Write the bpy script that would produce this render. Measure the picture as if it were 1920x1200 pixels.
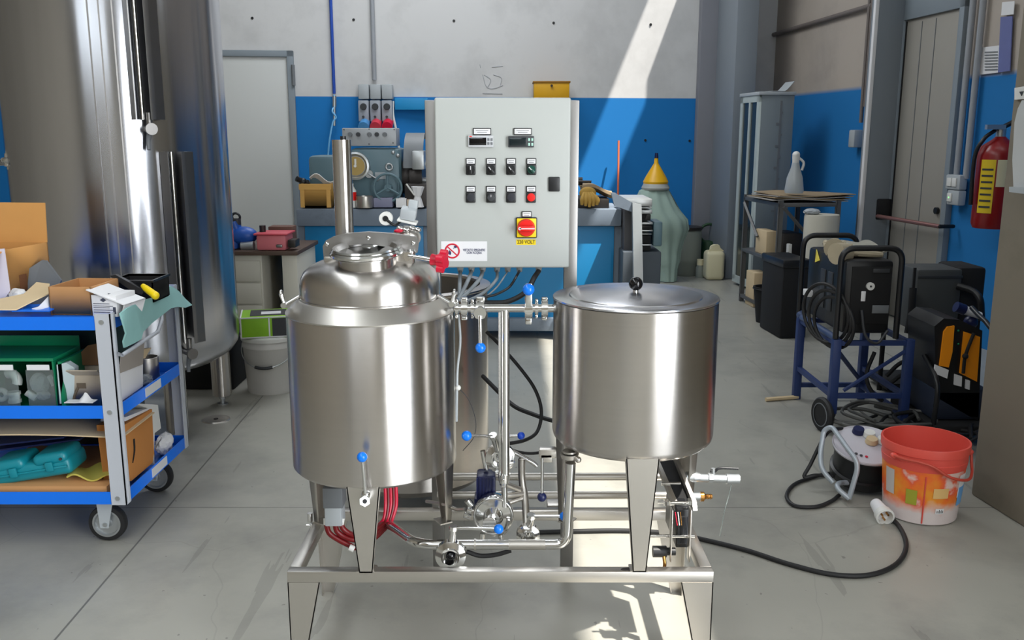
import bpy, bmesh, math, random
from mathutils import Vector, Matrix, Euler
for o in list(bpy.data.objects): bpy.data.objects.remove(o, do_unlink=True)
S = bpy.context.scene
C = S.collection
PI = math.pi
R = math.radians

# ------------------------------------------------------------------ camera, light, exposure
FPX, CH = 1700.0, 1.45
TH = math.atan(345 / FPX)
cd = bpy.data.cameras.new('camera'); cam = bpy.data.objects.new('camera', cd); C.objects.link(cam)
cam.location = (0, 0, CH); cam.rotation_euler = (PI / 2 - TH, 0, 0)
cd.sensor_width = 36; cd.lens = FPX * 36 / 1920; cd.clip_start = .05
S.camera = cam
S.view_settings.view_transform = 'Standard'; S.view_settings.look = 'None'
S.view_settings.exposure = 0.0; S.view_settings.gamma = 1; S.view_settings.use_curve_mapping = False

world = bpy.data.worlds.new('daylight'); S.world = world; world.use_nodes = True
wn = world.node_tree
bg = wn.nodes['Background']; bg.inputs[0].default_value = (.62, .78, 1, 1); bg.inputs[1].default_value = 1.0

SUN = Vector((-.40, .28, -1)).normalized()
sd = bpy.data.lights.new('sun', 'SUN'); sd.energy = 9.5; sd.angle = R(.8); sd.color = (1, .95, .87)
so = bpy.data.objects.new('sun', sd); C.objects.link(so); so.rotation_euler = SUN.to_track_quat('-Z', 'Y').to_euler(); so.location = (3, -3, 8)

def area(name, loc, look, sx, sy, e, col):
    d = bpy.data.lights.new(name, 'AREA'); d.shape = 'RECTANGLE'; d.size = sx; d.size_y = sy; d.energy = e; d.color = col
    o = bpy.data.objects.new(name, d); C.objects.link(o); o.location = loc
    o.rotation_euler = Vector(look).to_track_quat('-Z', 'Y').to_euler(); return o
# daylight through the open doorway in the right wall (behind the camera's right shoulder)
area('doorway_daylight', (2.64, -1.7, 1.62), (-math.cos(R(7)), -math.sin(R(7)), 0), 4.5, 3.1, 450, (.95, .98, 1))
# added fill lamp before the solid wall behind the camera, left part
area('rear_fill', (-1.0, -5.9, 4.2), (0, 1, -.2), 5, .8, 60, (.86, .94, 1))
# added overhead fill under solid ceiling; second lamp sits below the open roof slot
area('overhead_fill', (-1.9, 2.0, 4.72), (0, 0, -1), 1.0, 7, 115, (.90, .96, 1))
area('overhead_fill', (2.3, 4.0, 4.9), (-.15, .1, -1), .42, 8, 36, (.95, .98, 1))  # sky light from the open roof slot
area('overhead_fill', (-1.2, -3.2, 5.1), (0, 0, -1), 4.5, 2.5, 55, (.95, .96, 1))  # added to brighten the hall behind the camera and the steel's reflections
area('overhead_fill', (-.4, 7.6, 4.72), (0, 0, -1), 2.6, 1.6, 110, (.92, .96, 1))

# ------------------------------------------------------------------ pixel helpers (1920 x 1200)
_c, _s = math.cos(TH), math.sin(TH)
def ray(px, py):
    x = px - 960; u = 600 - py
    return Vector((x, FPX * _c + u * _s, u * _c - FPX * _s))
def at(px, py, Y):
    r = ray(px, py); t = Y / r.y; return Vector((r.x * t, Y, CH + r.z * t))
def fl(px, py, z=0):
    r = ray(px, py); t = (z - CH) / r.z; return Vector((r.x * t, r.y * t, z))
A7 = R(7)
def W(u, v, z=0):
    return Vector((u * math.cos(A7) - v * math.sin(A7), u * math.sin(A7) + v * math.cos(A7), z))
def onwall(px, py, u=4.0):                 # point on the right wall plane
    r = ray(px, py); n = Vector((math.cos(A7), math.sin(A7), 0)); t = u / r.dot(n); p = r * t; p.z += CH; return p
def onback(px, py, v=9.6):
    r = ray(px, py); n = Vector((-math.sin(A7), math.cos(A7), 0)); t = v / r.dot(n); p = r * t; p.z += CH; return p
def uv_of(p): return (p.x * math.cos(A7) + p.y * math.sin(A7), -p.x * math.sin(A7) + p.y * math.cos(A7))

# ------------------------------------------------------------------ materials
def lin(c):
    return tuple(((v / 255) / 12.92 if v / 255 <= .04045 else ((v / 255 + .055) / 1.055) ** 2.4) for v in c) + (1,)
MATS = {}
def mat(name, rgb, rough=.5, metal=0, var=.08, scale=8, bump=0, bscale=60, spec=.5, aniso=0, stretch=None, emit=0, trans=0, alpha=1, dirt=None):
    m = bpy.data.materials.new(name); m.use_nodes = True; MATS[name] = m
    n = m.node_tree.nodes; l = m.node_tree.links; p = n['Principled BSDF']
    c = lin(rgb)
    tc = n.new('ShaderNodeTexCoord'); mp = n.new('ShaderNodeMapping'); l.new(tc.outputs['Object'], mp.inputs[0])
    if stretch: mp.inputs['Scale'].default_value = stretch
    nz = n.new('ShaderNodeTexNoise'); nz.inputs['Scale'].default_value = scale; nz.inputs['Detail'].default_value = 5
    l.new(mp.outputs[0], nz.inputs[0])
    mx = n.new('ShaderNodeMix'); mx.data_type = 'RGBA'
    mx.inputs[6].default_value = tuple(min(1, v * (1 - var)) for v in c[:3]) + (1,)
    mx.inputs[7].default_value = tuple(min(1, v * (1 + var)) for v in c[:3]) + (1,)
    l.new(nz.outputs[0], mx.inputs[0])
    out = mx.outputs[2]
    if dirt:
        n2 = n.new('ShaderNodeTexNoise'); n2.inputs['Scale'].default_value = dirt[1]; n2.inputs['Detail'].default_value = 8; n2.inputs['Roughness'].default_value = .65
        l.new(tc.outputs['Object'], n2.inputs[0])
        rp = n.new('ShaderNodeValToRGB'); rp.color_ramp.elements[0].position = dirt[2]; rp.color_ramp.elements[1].position = dirt[3]
        l.new(n2.outputs[0], rp.inputs[0])
        m2 = n.new('ShaderNodeMix'); m2.data_type = 'RGBA'; m2.inputs[7].default_value = lin(dirt[0])
        l.new(rp.outputs[0], m2.inputs[0]); l.new(out, m2.inputs[6]); out = m2.outputs[2]
    l.new(out, p.inputs['Base Color'])
    p.inputs['Roughness'].default_value = rough; p.inputs['Metallic'].default_value = metal
    p.inputs['Specular IOR Level'].default_value = spec
    if bump:
        bn = n.new('ShaderNodeTexNoise'); bn.inputs['Scale'].default_value = bscale; bn.inputs['Detail'].default_value = 3
        l.new(mp.outputs[0], bn.inputs[0])
        b = n.new('ShaderNodeBump'); b.inputs['Strength'].default_value = bump; b.inputs['Distance'].default_value = .01
        l.new(bn.outputs[0], b.inputs['Height']); l.new(b.outputs[0], p.inputs['Normal'])
    if aniso:
        p.inputs['Anisotropic'].default_value = aniso; p.inputs['Anisotropic Rotation'].default_value = .25
        t = n.new('ShaderNodeTangent'); t.direction_type = 'RADIAL'; t.axis = 'Z'; l.new(t.outputs[0], p.inputs['Tangent'])
    if trans: p.inputs['Transmission Weight'].default_value = trans
    if alpha < 1: p.inputs['Alpha'].default_value = alpha
    if emit: p.inputs['Emission Color'].default_value = c; p.inputs['Emission Strength'].default_value = emit
    return m
STEEL = mat('brushed_steel', (192, 188, 184), .27, 1, .05, 3, aniso=.85, stretch=(1, 1, 60), bump=.02, bscale=30)
STEELF = mat('satin_steel', (200, 196, 190), .36, 1, .06, 6)
POLISH = mat('polished_steel', (215, 215, 214), .13, 1, .03, 10)
DSTEEL = mat('dull_steel', (150, 148, 146), .42, 1, .12, 8)
LIDST = mat('spun_lid_steel', (208, 208, 212), .24, 1, .04, 4, aniso=.5)
BIGST = mat('tank_sheet_steel', (184, 186, 192), .19, 1, .22, 7, aniso=.8, stretch=(1, 1, .04))  # vertical colour streaks stand in for streaky reflections on the tank
BLUEK = mat('blue_knob_plastic', (8, 120, 235), .25)
DBLUE = mat('dark_blue_plastic', (14, 24, 72), .4)
WALLW = mat('white_plaster', (214, 214, 212), .85, 0, .02, 3)
BLACK = mat('black_plastic', (22, 23, 26), .4)
RUBBER = mat('black_rubber', (24, 24, 26), .6)
SOOT = mat('matt_black', (15, 15, 17), .8)
BLACKG = mat('gloss_black', (8, 8, 12), .08)
PANEL = mat('panel_grey_paint', (180, 184, 181), .42, 0, .015, 3)
PANELE = mat('panel_edge_paint', (196, 199, 198), .4, 0, .01)
WHITEP = mat('white_plastic', (222, 222, 218), .4, 0, .03)
PAPER = mat('white_paper', (226, 226, 228), .7, 0, .03)
YELLOW = mat('yellow_plastic', (248, 216, 10), .4)
RED = mat('red_plastic', (226, 22, 14), .35)
CRIMSON = mat('crimson_plastic', (200, 18, 52), .35)
REDH = mat('red_hose', (112, 8, 16), .4)
GREYP = mat('light_grey_plastic', (170, 176, 180), .45)
MIDGREY = mat('grey_plastic', (110, 114, 118), .5)
DGREY = mat('dark_grey_plastic', (52, 54, 58), .5)
GREENP = mat('green_plastic', (10, 120, 80), .4)
CARTB = mat('blue_cart_paint', (8, 112, 230), .42, 0, .04)
CARTG = mat('grey_cart_paint', (184, 188, 196), .4, 0, .03)
CARD = mat('cardboard', (192, 142, 92), .8, 0, .07, 12)
CARDL = mat('light_cardboard', (206, 184, 148), .8, 0, .06, 12)
CARDO = mat('orange_cardboard', (188, 124, 60), .8, 0, .05, 6)
TEALCL = mat('teal_cloth', (138, 184, 182), .85, 0, .06, 20)
TEALP = mat('teal_case_plastic', (14, 128, 142), .38)
LATHE = mat('lathe_grey_paint', (92, 118, 128), .4, 0, .08, 5)
LATHEB = mat('lathe_bed_paint', (112, 124, 138), .5, 0, .10, 5, dirt=((80, 86, 96), 4, .55, .8))
LATHEBL = mat('lathe_blue_panel', (8, 118, 172), .45, 0, .06, 3)
DARKM = mat('dark_oily_metal', (58, 54, 52), .45, .5, .3, 18)
WOODT = mat('dark_wood_top', (84, 66, 56), .6, 0, .15, 8, stretch=(1, 12, 1))
BENCHP = mat('bench_cream_paint', (206, 202, 190), .6, 0, .03, 4)
CREAM = mat('cream_plastic', (212, 204, 170), .5, 0, .05)
PINK = mat('pink_plastic', (214, 118, 126), .5, 0, .08)
ORANGE = mat('orange_plastic', (246, 150, 22), .4, 0, .04)
BUCKR = mat('bucket_red_plastic', (222, 84, 72), .45, 0, .05)
DKBLUE = mat('dark_blue_paint', (34, 54, 104), .5, 0, .15, 6)
SHELFM = mat('galvanised_steel', (112, 112, 112), .5, .6, .15, 10)
CABG = mat('cabinet_grey_paint', (118, 128, 134), .55, 0, .04)
BRASS = mat('brass', (204, 150, 84), .25, 1)
GALV = mat('zinc_plate', (186, 190, 192), .35, .8, .08)
CLOTHG = mat('grey_green_cloth', (158, 180, 170), .9, 0, .08, 10)
DOORP = mat('door_pale_paint', (196, 198, 196), .5, 0, .02, 2)
DOORB = mat('door_beige_paint', (150, 146, 138), .5, 0, .04, 2)
FRAMEB = mat('door_frame_paint', (128, 138, 146), .5, 0, .03, 3)
EXTR = mat('extinguisher_red', (136, 22, 24), .3)
OKGLOVE = mat('ochre_leather', (176, 140, 66), .8, 0, .12, 30)
BROWNP = mat('brown_paper', (152, 132, 104), .85, 0, .1, 14)
COPPER = mat('copper_rod', (206, 108, 74), .4, .2)
def emis(name, rgb, s): return mat(name, rgb, .5, emit=s)
LEDG = emis('green_led', (120, 255, 120), 2)
GLASS = mat('clear_plastic', (220, 232, 232), .08, trans=.9, var=.02)
FROST = mat('translucent_bag', (208, 214, 216), .3, trans=.45, var=.05)

# ------------------------------------------------------------------ objects
XF = {}
def mw(o):
    m = XF.get(o.name)
    return m if m is not None else Matrix.Identity(4)
def thing(name, label, cat, loc=(0, 0, 0), rotz=0, group=None):
    o = bpy.data.objects.new(name, None); C.objects.link(o); o.empty_display_size = .1
    o.location = loc; o.rotation_euler = (0, 0, rotz); o['label'] = label; o['category'] = cat
    if group: o['group'] = group
    XF[o.name] = Matrix.Translation(Vector(loc)) @ Matrix.Rotation(rotz, 4, 'Z')
    return o
def tag(o, label=None, cat=None, group=None, kind=None):
    if label: o['label'] = label
    if cat: o['category'] = cat
    if group: o['group'] = group
    if kind: o['kind'] = kind
    return o
def frame_of(d, up=Vector((0, 0, 1))):
    z = Vector(d).normalized()
    if abs(z.dot(up)) > .98: up = Vector((0, 1, 0))
    x = up.cross(z).normalized(); y = z.cross(x)
    m = Matrix((x, y, z)).transposed().to_4x4(); return m
class MB:
    """collects shapes; world coordinates by default, local when built with local=True"""
    def __init__(s): s.b = bmesh.new()
    def _merge(s, t, M=None):
        if M is not None: t.transform(M)
        me = bpy.data.meshes.new('t'); t.to_mesh(me); t.free(); s.b.from_mesh(me); bpy.data.meshes.remove(me); return s
    def box(s, p0, p1, bev=0, M=None, seg=2):
        t = bmesh.new(); p0 = Vector(p0); p1 = Vector(p1)
        lo = Vector([min(a, b) for a, b in zip(p0, p1)]); hi = Vector([max(a, b) for a, b in zip(p0, p1)])
        bmesh.ops.create_cube(t, size=1)
        bmesh.ops.transform(t, matrix=Matrix.Translation((lo + hi) / 2) @ Matrix.Diagonal((hi - lo)).to_4x4(), verts=t.verts)
        if bev: bmesh.ops.bevel(t, geom=t.edges[:], offset=min(bev, min(hi - lo) * .45), segments=seg, affect='EDGES', profile=.5)
        return s._merge(t, M)
    def cbox(s, c, size, rot=(0, 0, 0), bev=0):
        h = Vector(size) / 2
        return s.box(-h, h, bev, Matrix.Translation(Vector(c)) @ Euler(rot).to_matrix().to_4x4())
    def cyl(s, p0, p1, r0, r1=None, seg=24, caps=True):
        p0 = Vector(p0); p1 = Vector(p1); r1 = r0 if r1 is None else r1; d = p1 - p0
        t = bmesh.new(); bmesh.ops.create_cone(t, cap_ends=caps, segments=seg, radius1=r0, radius2=r1, depth=d.length)
        return s._merge(t, Matrix.Translation((p0 + p1) / 2) @ frame_of(d))
    def sph(s, c, r, sc=(1, 1, 1), seg=20, rot=(0, 0, 0)):
        t = bmesh.new(); bmesh.ops.create_uvsphere(t, u_segments=seg, v_segments=max(6, seg * 2 // 3), radius=r)
        return s._merge(t, Matrix.Translation(Vector(c)) @ Euler(rot).to_matrix().to_4x4() @ Matrix.Diagonal(sc).to_4x4())
    def rev(s, prof, c=(0, 0, 0), axis=(0, 0, 1), seg=48, sc=(1, 1)):
        """prof: list of (r, h) revolved about axis through c"""
        t = bmesh.new(); rings = []
        for r, h in prof:
            if r < 1e-6: rings.append([t.verts.new((0, 0, h))])
            else: rings.append([t.verts.new((r * sc[0] * math.cos(2 * PI * k / seg), r * sc[1] * math.sin(2 * PI * k / seg), h)) for k in range(seg)])
        for a, b in zip(rings, rings[1:]):
            for k in range(seg):
                k2 = (k + 1) % seg
                if len(a) == 1 and len(b) == 1: continue
                if len(a) == 1: t.faces.new((a[0], b[k2], b[k]))
                elif len(b) == 1: t.faces.new((a[k], a[k2], b[0]))
                else: t.faces.new((a[k], a[k2], b[k2], b[k]))
        bmesh.ops.recalc_face_normals(t, faces=t.faces)
        M = Matrix.Translation(Vector(c))
        if tuple(axis) != (0, 0, 1): M = M @ frame_of(axis)
        return s._merge(t, M)
    def tube(s, pts, r, seg=10, smooth=True, caps=True, n=8):
        pts = [Vector(p) for p in pts]
        if smooth and len(pts) > 2:
            q = [pts[0] * 2 - pts[1]] + pts + [pts[-1] * 2 - pts[-2]]; out = []
            for i in range(1, len(q) - 2):
                a, b, c, d = q[i - 1:i + 3]
                for k in range(n):
                    t = k / n
                    out.append(.5 * ((2 * b) + (c - a) * t + (2 * a - 5 * b + 4 * c - d) * t * t + (-a + 3 * b - 3 * c + d) * t ** 3))
            out.append(pts[-1])
            if isinstance(r, (list, tuple)):
                m_ = len(pts) - 1; r = [r[min(int(i / n), m_ - 1)] * (1 - (i / n - min(int(i / n), m_ - 1))) + r[min(int(i / n), m_ - 1) + 1] * (i / n - min(int(i / n), m_ - 1)) for i in range(len(out))]
            pts = out
        t = bmesh.new(); rings = []; up = None
        for i, p in enumerate(pts):
            d = (pts[min(i + 1, len(pts) - 1)] - pts[max(i - 1, 0)])
            if d.length < 1e-7: d = Vector((0, 0, 1))
            d.normalize()
            if up is None: up = Vector((0, 0, 1)) if abs(d.z) < .9 else Vector((1, 0, 0))
            x = (up - d * up.dot(d))
            if x.length < 1e-5: x = d.orthogonal()
            x.normalize(); y = d.cross(x); up = x
            rr = r[i] if isinstance(r, (list, tuple)) else r
            rings.append([t.verts.new(p + (x * math.cos(2 * PI * k / seg) + y * math.sin(2 * PI * k / seg)) * rr) for k in range(seg)])
        for a, b in zip(rings, rings[1:]):
            for k in range(seg): t.faces.new((a[k], a[(k + 1) % seg], b[(k + 1) % seg], b[k]))
        if caps: t.faces.new(rings[0][::-1]); t.faces.new(rings[-1])
        bmesh.ops.recalc_face_normals(t, faces=t.faces)
        return s._merge(t)
    def bend(s, pts, r, br=.04, seg=14):
        """pipe along straight runs with rounded elbows"""
        pts = [Vector(p) for p in pts]; out = [pts[0]]
        for a, b, c in zip(pts, pts[1:], pts[2:]):
            d0 = (a - b).normalized(); d1 = (c - b).normalized(); k = min(br, (a - b).length * .49, (c - b).length * .49)
            p, q = b + d0 * k, b + d1 * k
            for i in range(9):
                t = i / 8; out.append(p * (1 - t) ** 2 + b * 2 * t * (1 - t) + q * t * t)
        out.append(pts[-1]); return s.tube(out, r, seg, smooth=False)
    def prism(s, poly, d, thick_both=False):
        """poly: world points of a flat outline, extruded by vector d"""
        t = bmesh.new(); d = Vector(d); a = [t.verts.new(Vector(p)) for p in poly]; b = [t.verts.new(Vector(p) + d) for p in poly]
        n = len(a); t.faces.new(a); t.faces.new(b[::-1])
        for k in range(n): t.faces.new((a[k], b[k], b[(k + 1) % n], a[(k + 1) % n]))
        bmesh.ops.recalc_face_normals(t, faces=t.faces)
        return s._merge(t)
    def torus(s, c, R0, r, axis=(0, 0, 1), seg=32, seg2=10, a0=0, a1=2 * PI):
        M = Matrix.Translation(Vector(c)) @ frame_of(axis) if tuple(axis) != (0, 0, 1) else Matrix.Translation(Vector(c))
        full = a1 - a0 > 6.28; n = seg
        pts = [M @ Vector((R0 * math.cos(a0 + (a1 - a0) * k / n), R0 * math.sin(a0 + (a1 - a0) * k / n), 0)) for k in range(n + (1))]
        if full:
            return s.tube(pts, r, seg2, smooth=False, caps=False)
        return s.tube(pts, r, seg2, smooth=False)
    def sheet(s, f, nu, nv, th=0.002):
        """f(i/nu, j/nv) -> point; a sheet with thickness"""
        t = bmesh.new(); g = [[t.verts.new(Vector(f(i / nu, j / nv))) for j in range(nv + 1)] for i in range(nu + 1)]
        for i in range(nu):
            for j in range(nv): t.faces.new((g[i][j], g[i + 1][j], g[i + 1][j + 1], g[i][j + 1]))
        bmesh.ops.recalc_face_normals(t, faces=t.faces)
        bmesh.ops.solidify(t, geom=t.faces[:], thickness=th)
        return s._merge(t)
    def build(s, name, m, parent=None, local=False, ang=38, flat=False):
        b = s.b
        if parent is not None and not local: b.transform(mw(parent).inverted())
        bmesh.ops.remove_doubles(b, verts=b.verts, dist=1e-6)
        if not flat:
            for f in b.faces: f.smooth = True
            ca = math.radians(ang)
            for e in b.edges:
                if len(e.link_faces) == 2:
                    try:
                        if e.calc_face_angle() > ca: e.smooth = False
                    except ValueError: pass
        # put the object's origin where the shape is for stand-alone meshes
        me = bpy.data.meshes.new(name); off = Vector((0, 0, 0))
        if parent is None and b.verts:
            lo = [min(v.co[i] for v in b.verts) for i in range(3)]; hi = [max(v.co[i] for v in b.verts) for i in range(3)]
            off = Vector(((lo[0] + hi[0]) / 2, (lo[1] + hi[1]) / 2, lo[2])); b.transform(Matrix.Translation(-off))
        elif b.verts and parent is not None:
            lo = [min(v.co[i] for v in b.verts) for i in range(3)]; hi = [max(v.co[i] for v in b.verts) for i in range(3)]
            off = Vector(((lo[0] + hi[0]) / 2, (lo[1] + hi[1]) / 2, (lo[2] + hi[2]) / 2)); b.transform(Matrix.Translation(-off))
        b.to_mesh(me); b.free(); me.materials.append(m)
        o = bpy.data.objects.new(name, me); C.objects.link(o); o.location = off
        if parent is not None: o.parent = parent
        XF[o.name] = (mw(parent) if parent is not None else Matrix.Identity(4)) @ Matrix.Translation(off)
        return o
def text(name, body, m, center, size, parent, facing=(0, -1, 0), squeeze=1.0, th=.0006):
    cu = bpy.data.curves.new('t', 'FONT'); cu.body = body; cu.size = size; cu.align_x = 'CENTER'; cu.align_y = 'CENTER'; cu.extrude = th; cu.space_line = .85; cu.offset = size * .008
    o = bpy.data.objects.new('t', cu); C.objects.link(o)
    dg = bpy.context.evaluated_depsgraph_get(); me = bpy.data.meshes.new_from_object(o.evaluated_get(dg)); bpy.data.objects.remove(o)
    f = Vector(facing).normalized(); x = Vector((0, 0, 1)).cross(f).normalized(); y = f.cross(x)
    M = Matrix.Translation(Vector(center)) @ Matrix((x, y, f)).transposed().to_4x4() @ Matrix.Diagonal((squeeze, 1, 1, 1))
    b = MB(); me.transform(M); b.b.from_mesh(me); bpy.data.meshes.remove(me)
    return b.build(name, m, parent, flat=True)
def dup(root, loc, rotz=None, label=None, group=None):
    r = root.copy(); C.objects.link(r); r.location = loc
    if rotz is not None: r.rotation_euler = (0, 0, rotz)
    if label: r['label'] = label
    if group: r['group'] = group
    for ch in list(root.children):
        c = ch.copy(); C.objects.link(c); c.parent = r
        for g in ch.children:
            d = g.copy(); C.objects.link(d); d.parent = c
    return r
def struct(name, b, m, parent=None, **k):
    o = b.build(name, m, parent, **k)
    if parent is None: o['kind'] = 'structure'
    return o
rnd = random.Random(4)
# ================================================================== THE HALL
def wallmat(name, top, dado, z, var=.03, soft=.004):
    m = mat(name, top, .85, 0, var, 1.5, dirt=(tuple(int(v * .8) for v in top), 1.3, .5, 1.0))
    n = m.node_tree.nodes; l = m.node_tree.links; p = n['Principled BSDF']
    src = p.inputs['Base Color'].links[0].from_socket
    ge = n.new('ShaderNodeNewGeometry'); sp = n.new('ShaderNodeSeparateXYZ'); l.new(ge.outputs['Position'], sp.inputs[0])
    mr = n.new('ShaderNodeMapRange'); mr.inputs[1].default_value = z - soft; mr.inputs[2].default_value = z + soft; l.new(sp.outputs[2], mr.inputs[0])
    nz = n.new('ShaderNodeTexNoise'); nz.inputs['Scale'].default_value = 2
    mb = n.new('ShaderNodeMix'); mb.data_type = 'RGBA'; c = lin(dado)
    mb.inputs[6].default_value = tuple(v * .93 for v in c[:3]) + (1,); mb.inputs[7].default_value = tuple(min(1, v * 1.05) for v in c[:3]) + (1,); l.new(nz.outputs[0], mb.inputs[0])
    mx = n.new('ShaderNodeMix'); mx.data_type = 'RGBA'; l.new(mr.outputs[0], mx.inputs[0]); l.new(mb.outputs[2], mx.inputs[6]); l.new(src, mx.inputs[7])
    l.new(mx.outputs[2], p.inputs['Base Color']); return m
DZ = onback(930, 182.5).z
WBACK = wallmat('back_wall_paint', (205, 205, 205), (10, 116, 188), DZ)
WRIGHT = wallmat('right_wall_paint', (176, 166, 156), (14, 112, 178), 1.86, soft=.02)
WPLAIN = mat('grey_wall_plaster', (140, 132, 118), .9, 0, .06, 2)
CEILM = mat('ceiling_paint', (190, 190, 186), .9, 0, .03, 2)
COLM = mat('column_concrete', (128, 120, 106), .85, 0, .08, 3, dirt=((104, 100, 84), 1.6, .5, .8))
COLG = mat('column_grey_paint', (126, 128, 136), .8, 0, .06, 3)
PILM = mat('pilaster_paint', (126, 134, 142), .6, 0, .05, 3)

def floormat():
    m = mat('concrete_floor', (162, 160, 151), .34, 0, .1, 2.2, bump=.06, bscale=14, dirt=((112, 112, 108), 1.1, .48, .78))
    n = m.node_tree.nodes; l = m.node_tree.links; p = n['Principled BSDF']
    src = p.inputs['Base Color'].links[0].from_socket
    ge = n.new('ShaderNodeNewGeometry'); sp = n.new('ShaderNodeSeparateXYZ'); l.new(ge.outputs['Position'], sp.inputs[0])
    def mth(op, a, b=None):
        q = n.new('ShaderNodeMath'); q.operation = op
        for i, v in enumerate((a, b)):
            if v is None: continue
            if isinstance(v, (int, float)): q.inputs[i].default_value = v
            else: l.new(v, q.inputs[i])
        return q.outputs[0]
    # cut joints
    skew = mth('ADD', sp.outputs[0], mth('MULTIPLY', sp.outputs[1], .03))
    fx = mth('ABSOLUTE', mth('SUBTRACT', mth('FRACT', mth('DIVIDE', mth('ADD', skew, 1.27 + 40.0), 4.0)), 0.5))
    fy = mth('ABSOLUTE', mth('SUBTRACT', mth('FRACT', mth('DIVIDE', mth('ADD', sp.outputs[1], -3.39 + 40.0), 4.0)), 0.5))
    j = mth('MAXIMUM', mth('GREATER_THAN', fx, .5 - .0009), mth('GREATER_THAN', fy, .5 - .0007))
    # thin scratches and cracks
    vo = n.new('ShaderNodeTexVoronoi'); vo.feature = 'DISTANCE_TO_EDGE'; vo.inputs['Scale'].default_value = .9
    nzz = n.new('ShaderNodeTexNoise'); nzz.inputs['Scale'].default_value = 3; l.new(ge.outputs['Position'], nzz.inputs[0])
    ad = n.new('ShaderNodeMix'); ad.data_type = 'RGBA'; ad.inputs[0].default_value = .12; l.new(ge.outputs['Position'], ad.inputs[6]); l.new(nzz.outputs['Color'], ad.inputs[7])
    l.new(ad.outputs[2], vo.inputs['Vector'])
    crack = mth('MULTIPLY', mth('LESS_THAN', vo.outputs[0], .0016), .12)
    # dark specks
    sv = n.new('ShaderNodeTexNoise'); sv.inputs['Scale'].default_value = 34; sv.inputs['Detail'].default_value = 2; l.new(ge.outputs['Position'], sv.inputs[0])
    speck = mth('MULTIPLY', mth('GREATER_THAN', sv.outputs[0], .74), .5)
    # tyre marks: long thin noise
    mp = n.new('ShaderNodeMapping'); mp.inputs['Scale'].default_value = (14, 1.2, 1); mp.inputs['Rotation'].default_value = (0, 0, .5); l.new(ge.outputs['Position'], mp.inputs[0])
    st = n.new('ShaderNodeTexNoise'); st.inputs['Scale'].default_value = 1; st.inputs['Detail'].default_value = 3; l.new(mp.outputs[0], st.inputs[0])
    strk = mth('MULTIPLY', mth('GREATER_THAN', st.outputs[0], .66), .22)
    # pale scuffed traffic area
    tot = mth('MAXIMUM', mth('MAXIMUM', mth('MULTIPLY', j, .7), crack), mth('MAXIMUM', speck, strk))
    mx = n.new('ShaderNodeMix'); mx.data_type = 'RGBA'; mx.inputs[7].default_value = lin((66, 66, 62)); l.new(tot, mx.inputs[0]); l.new(src, mx.inputs[6])
    l.new(mx.outputs[2], p.inputs['Base Color'])
    # polish varies
    rn = n.new('ShaderNodeTexNoise'); rn.inputs['Scale'].default_value = 1.6; rn.inputs['Detail'].default_value = 6; l.new(ge.outputs['Position'], rn.inputs[0])
    mr = n.new('ShaderNodeMapRange'); mr.inputs[3].default_value = .2; mr.inputs[4].default_value = .5; l.new(rn.outputs[0], mr.inputs[0]); l.new(mr.outputs[0], p.inputs['Roughness'])
    return m
FLOORM = floormat()
b = MB().box((-7, -7, -.1), (8, 12, 0)); struct('floor', b, FLOORM)

def rbox(b, u0, v0, z0, u1, v1, z1, bev=0):
    return b.box((u0, v0, z0), (u1, v1, z1), bev, Matrix.Rotation(A7, 4, 'Z'))
wb = MB(); rbox(wb, -6, 9.6, 0, 4.3, 9.75, 5.2); wall_back = struct('wall_back', wb, WBACK)
w = MB(); rbox(w, 4.0, 2.55, 0, 4.2, 9.6, 5.2)
wall_right = struct('wall_right', w, WRIGHT)
w = MB(); rbox(w, 2.45, .6, 0, 2.6, 2.55, 4.0); rbox(w, 2.45, -6.2, 0, 2.6, -4.1, 4.0); rbox(w, 2.45, -4.1, 3.25, 2.6, .6, 4.0); rbox(w, 2.6, 2.4, 0, 4.2, 2.55, 4.0)
struct('wall_right_front', w, WPLAIN)
w = MB(); rbox(w, -5.9, -6.2, 0, -5.7, 9.6, 5.2); struct('wall_left', w, WPLAIN)
w = MB(); rbox(w, -6, -6.4, 0, 4.3, -6.2, 5.2); struct('wall_front', w, WPLAIN)
b = MB()
SX0, SX1, SY0, SY1 = 2.30, 2.71, .3, 10.3
YM_ = 6.8
b.box((-7, -7.2, 5.2), (SX0, YM_, 5.35)).box((SX1, -7.2, 5.2), (5.3, YM_, 5.35)).box((SX0, -7.2, 5.2), (SX1, SY0, 5.35))
b.box((-7, YM_, 5.2), (2.36, 11, 5.35)).box((2.83, YM_, 5.2), (5.3, 11, 5.35)).box((2.36, SY1, 5.2), (2.83, 11, 5.35))
struct('ceiling', b, CEILM)
# screws and pencil marks on the back wall
for px, py in [(473, 34), (663, 37), (851, 39), (1038, 43), (1220, 46), (1210, 263), (1293, 264)]:
    p = onback(px, py); b = MB().cyl(p + Vector((0, -.008, 0)), p, .012, .014, 12); b.build('wall_anchor', BLACK, wall_back)
PENC = mat('pencil_grey', (176, 178, 182), .8)
def strokes(pts, r=.004):
    b = MB()
    for st in pts: b.tube([onback(x, y) + Vector((0, -.002, 0)) for x, y in st], r, 6)
    return b
strokes([[(905, 140), (912, 162), (925, 166), (943, 160)], [(908, 140), (920, 150), (914, 164)], [(922, 126), (943, 124)], [(925, 140), (940, 146), (938, 160)], [(905, 175), (942, 176)], [(900, 121), (901, 127)]]).build('pencil_marks', PENC, wall_back)
# blue mounting board on the back wall beside the sockets
p0, p1 = onback(738, 183), onback(800, 206)
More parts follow.
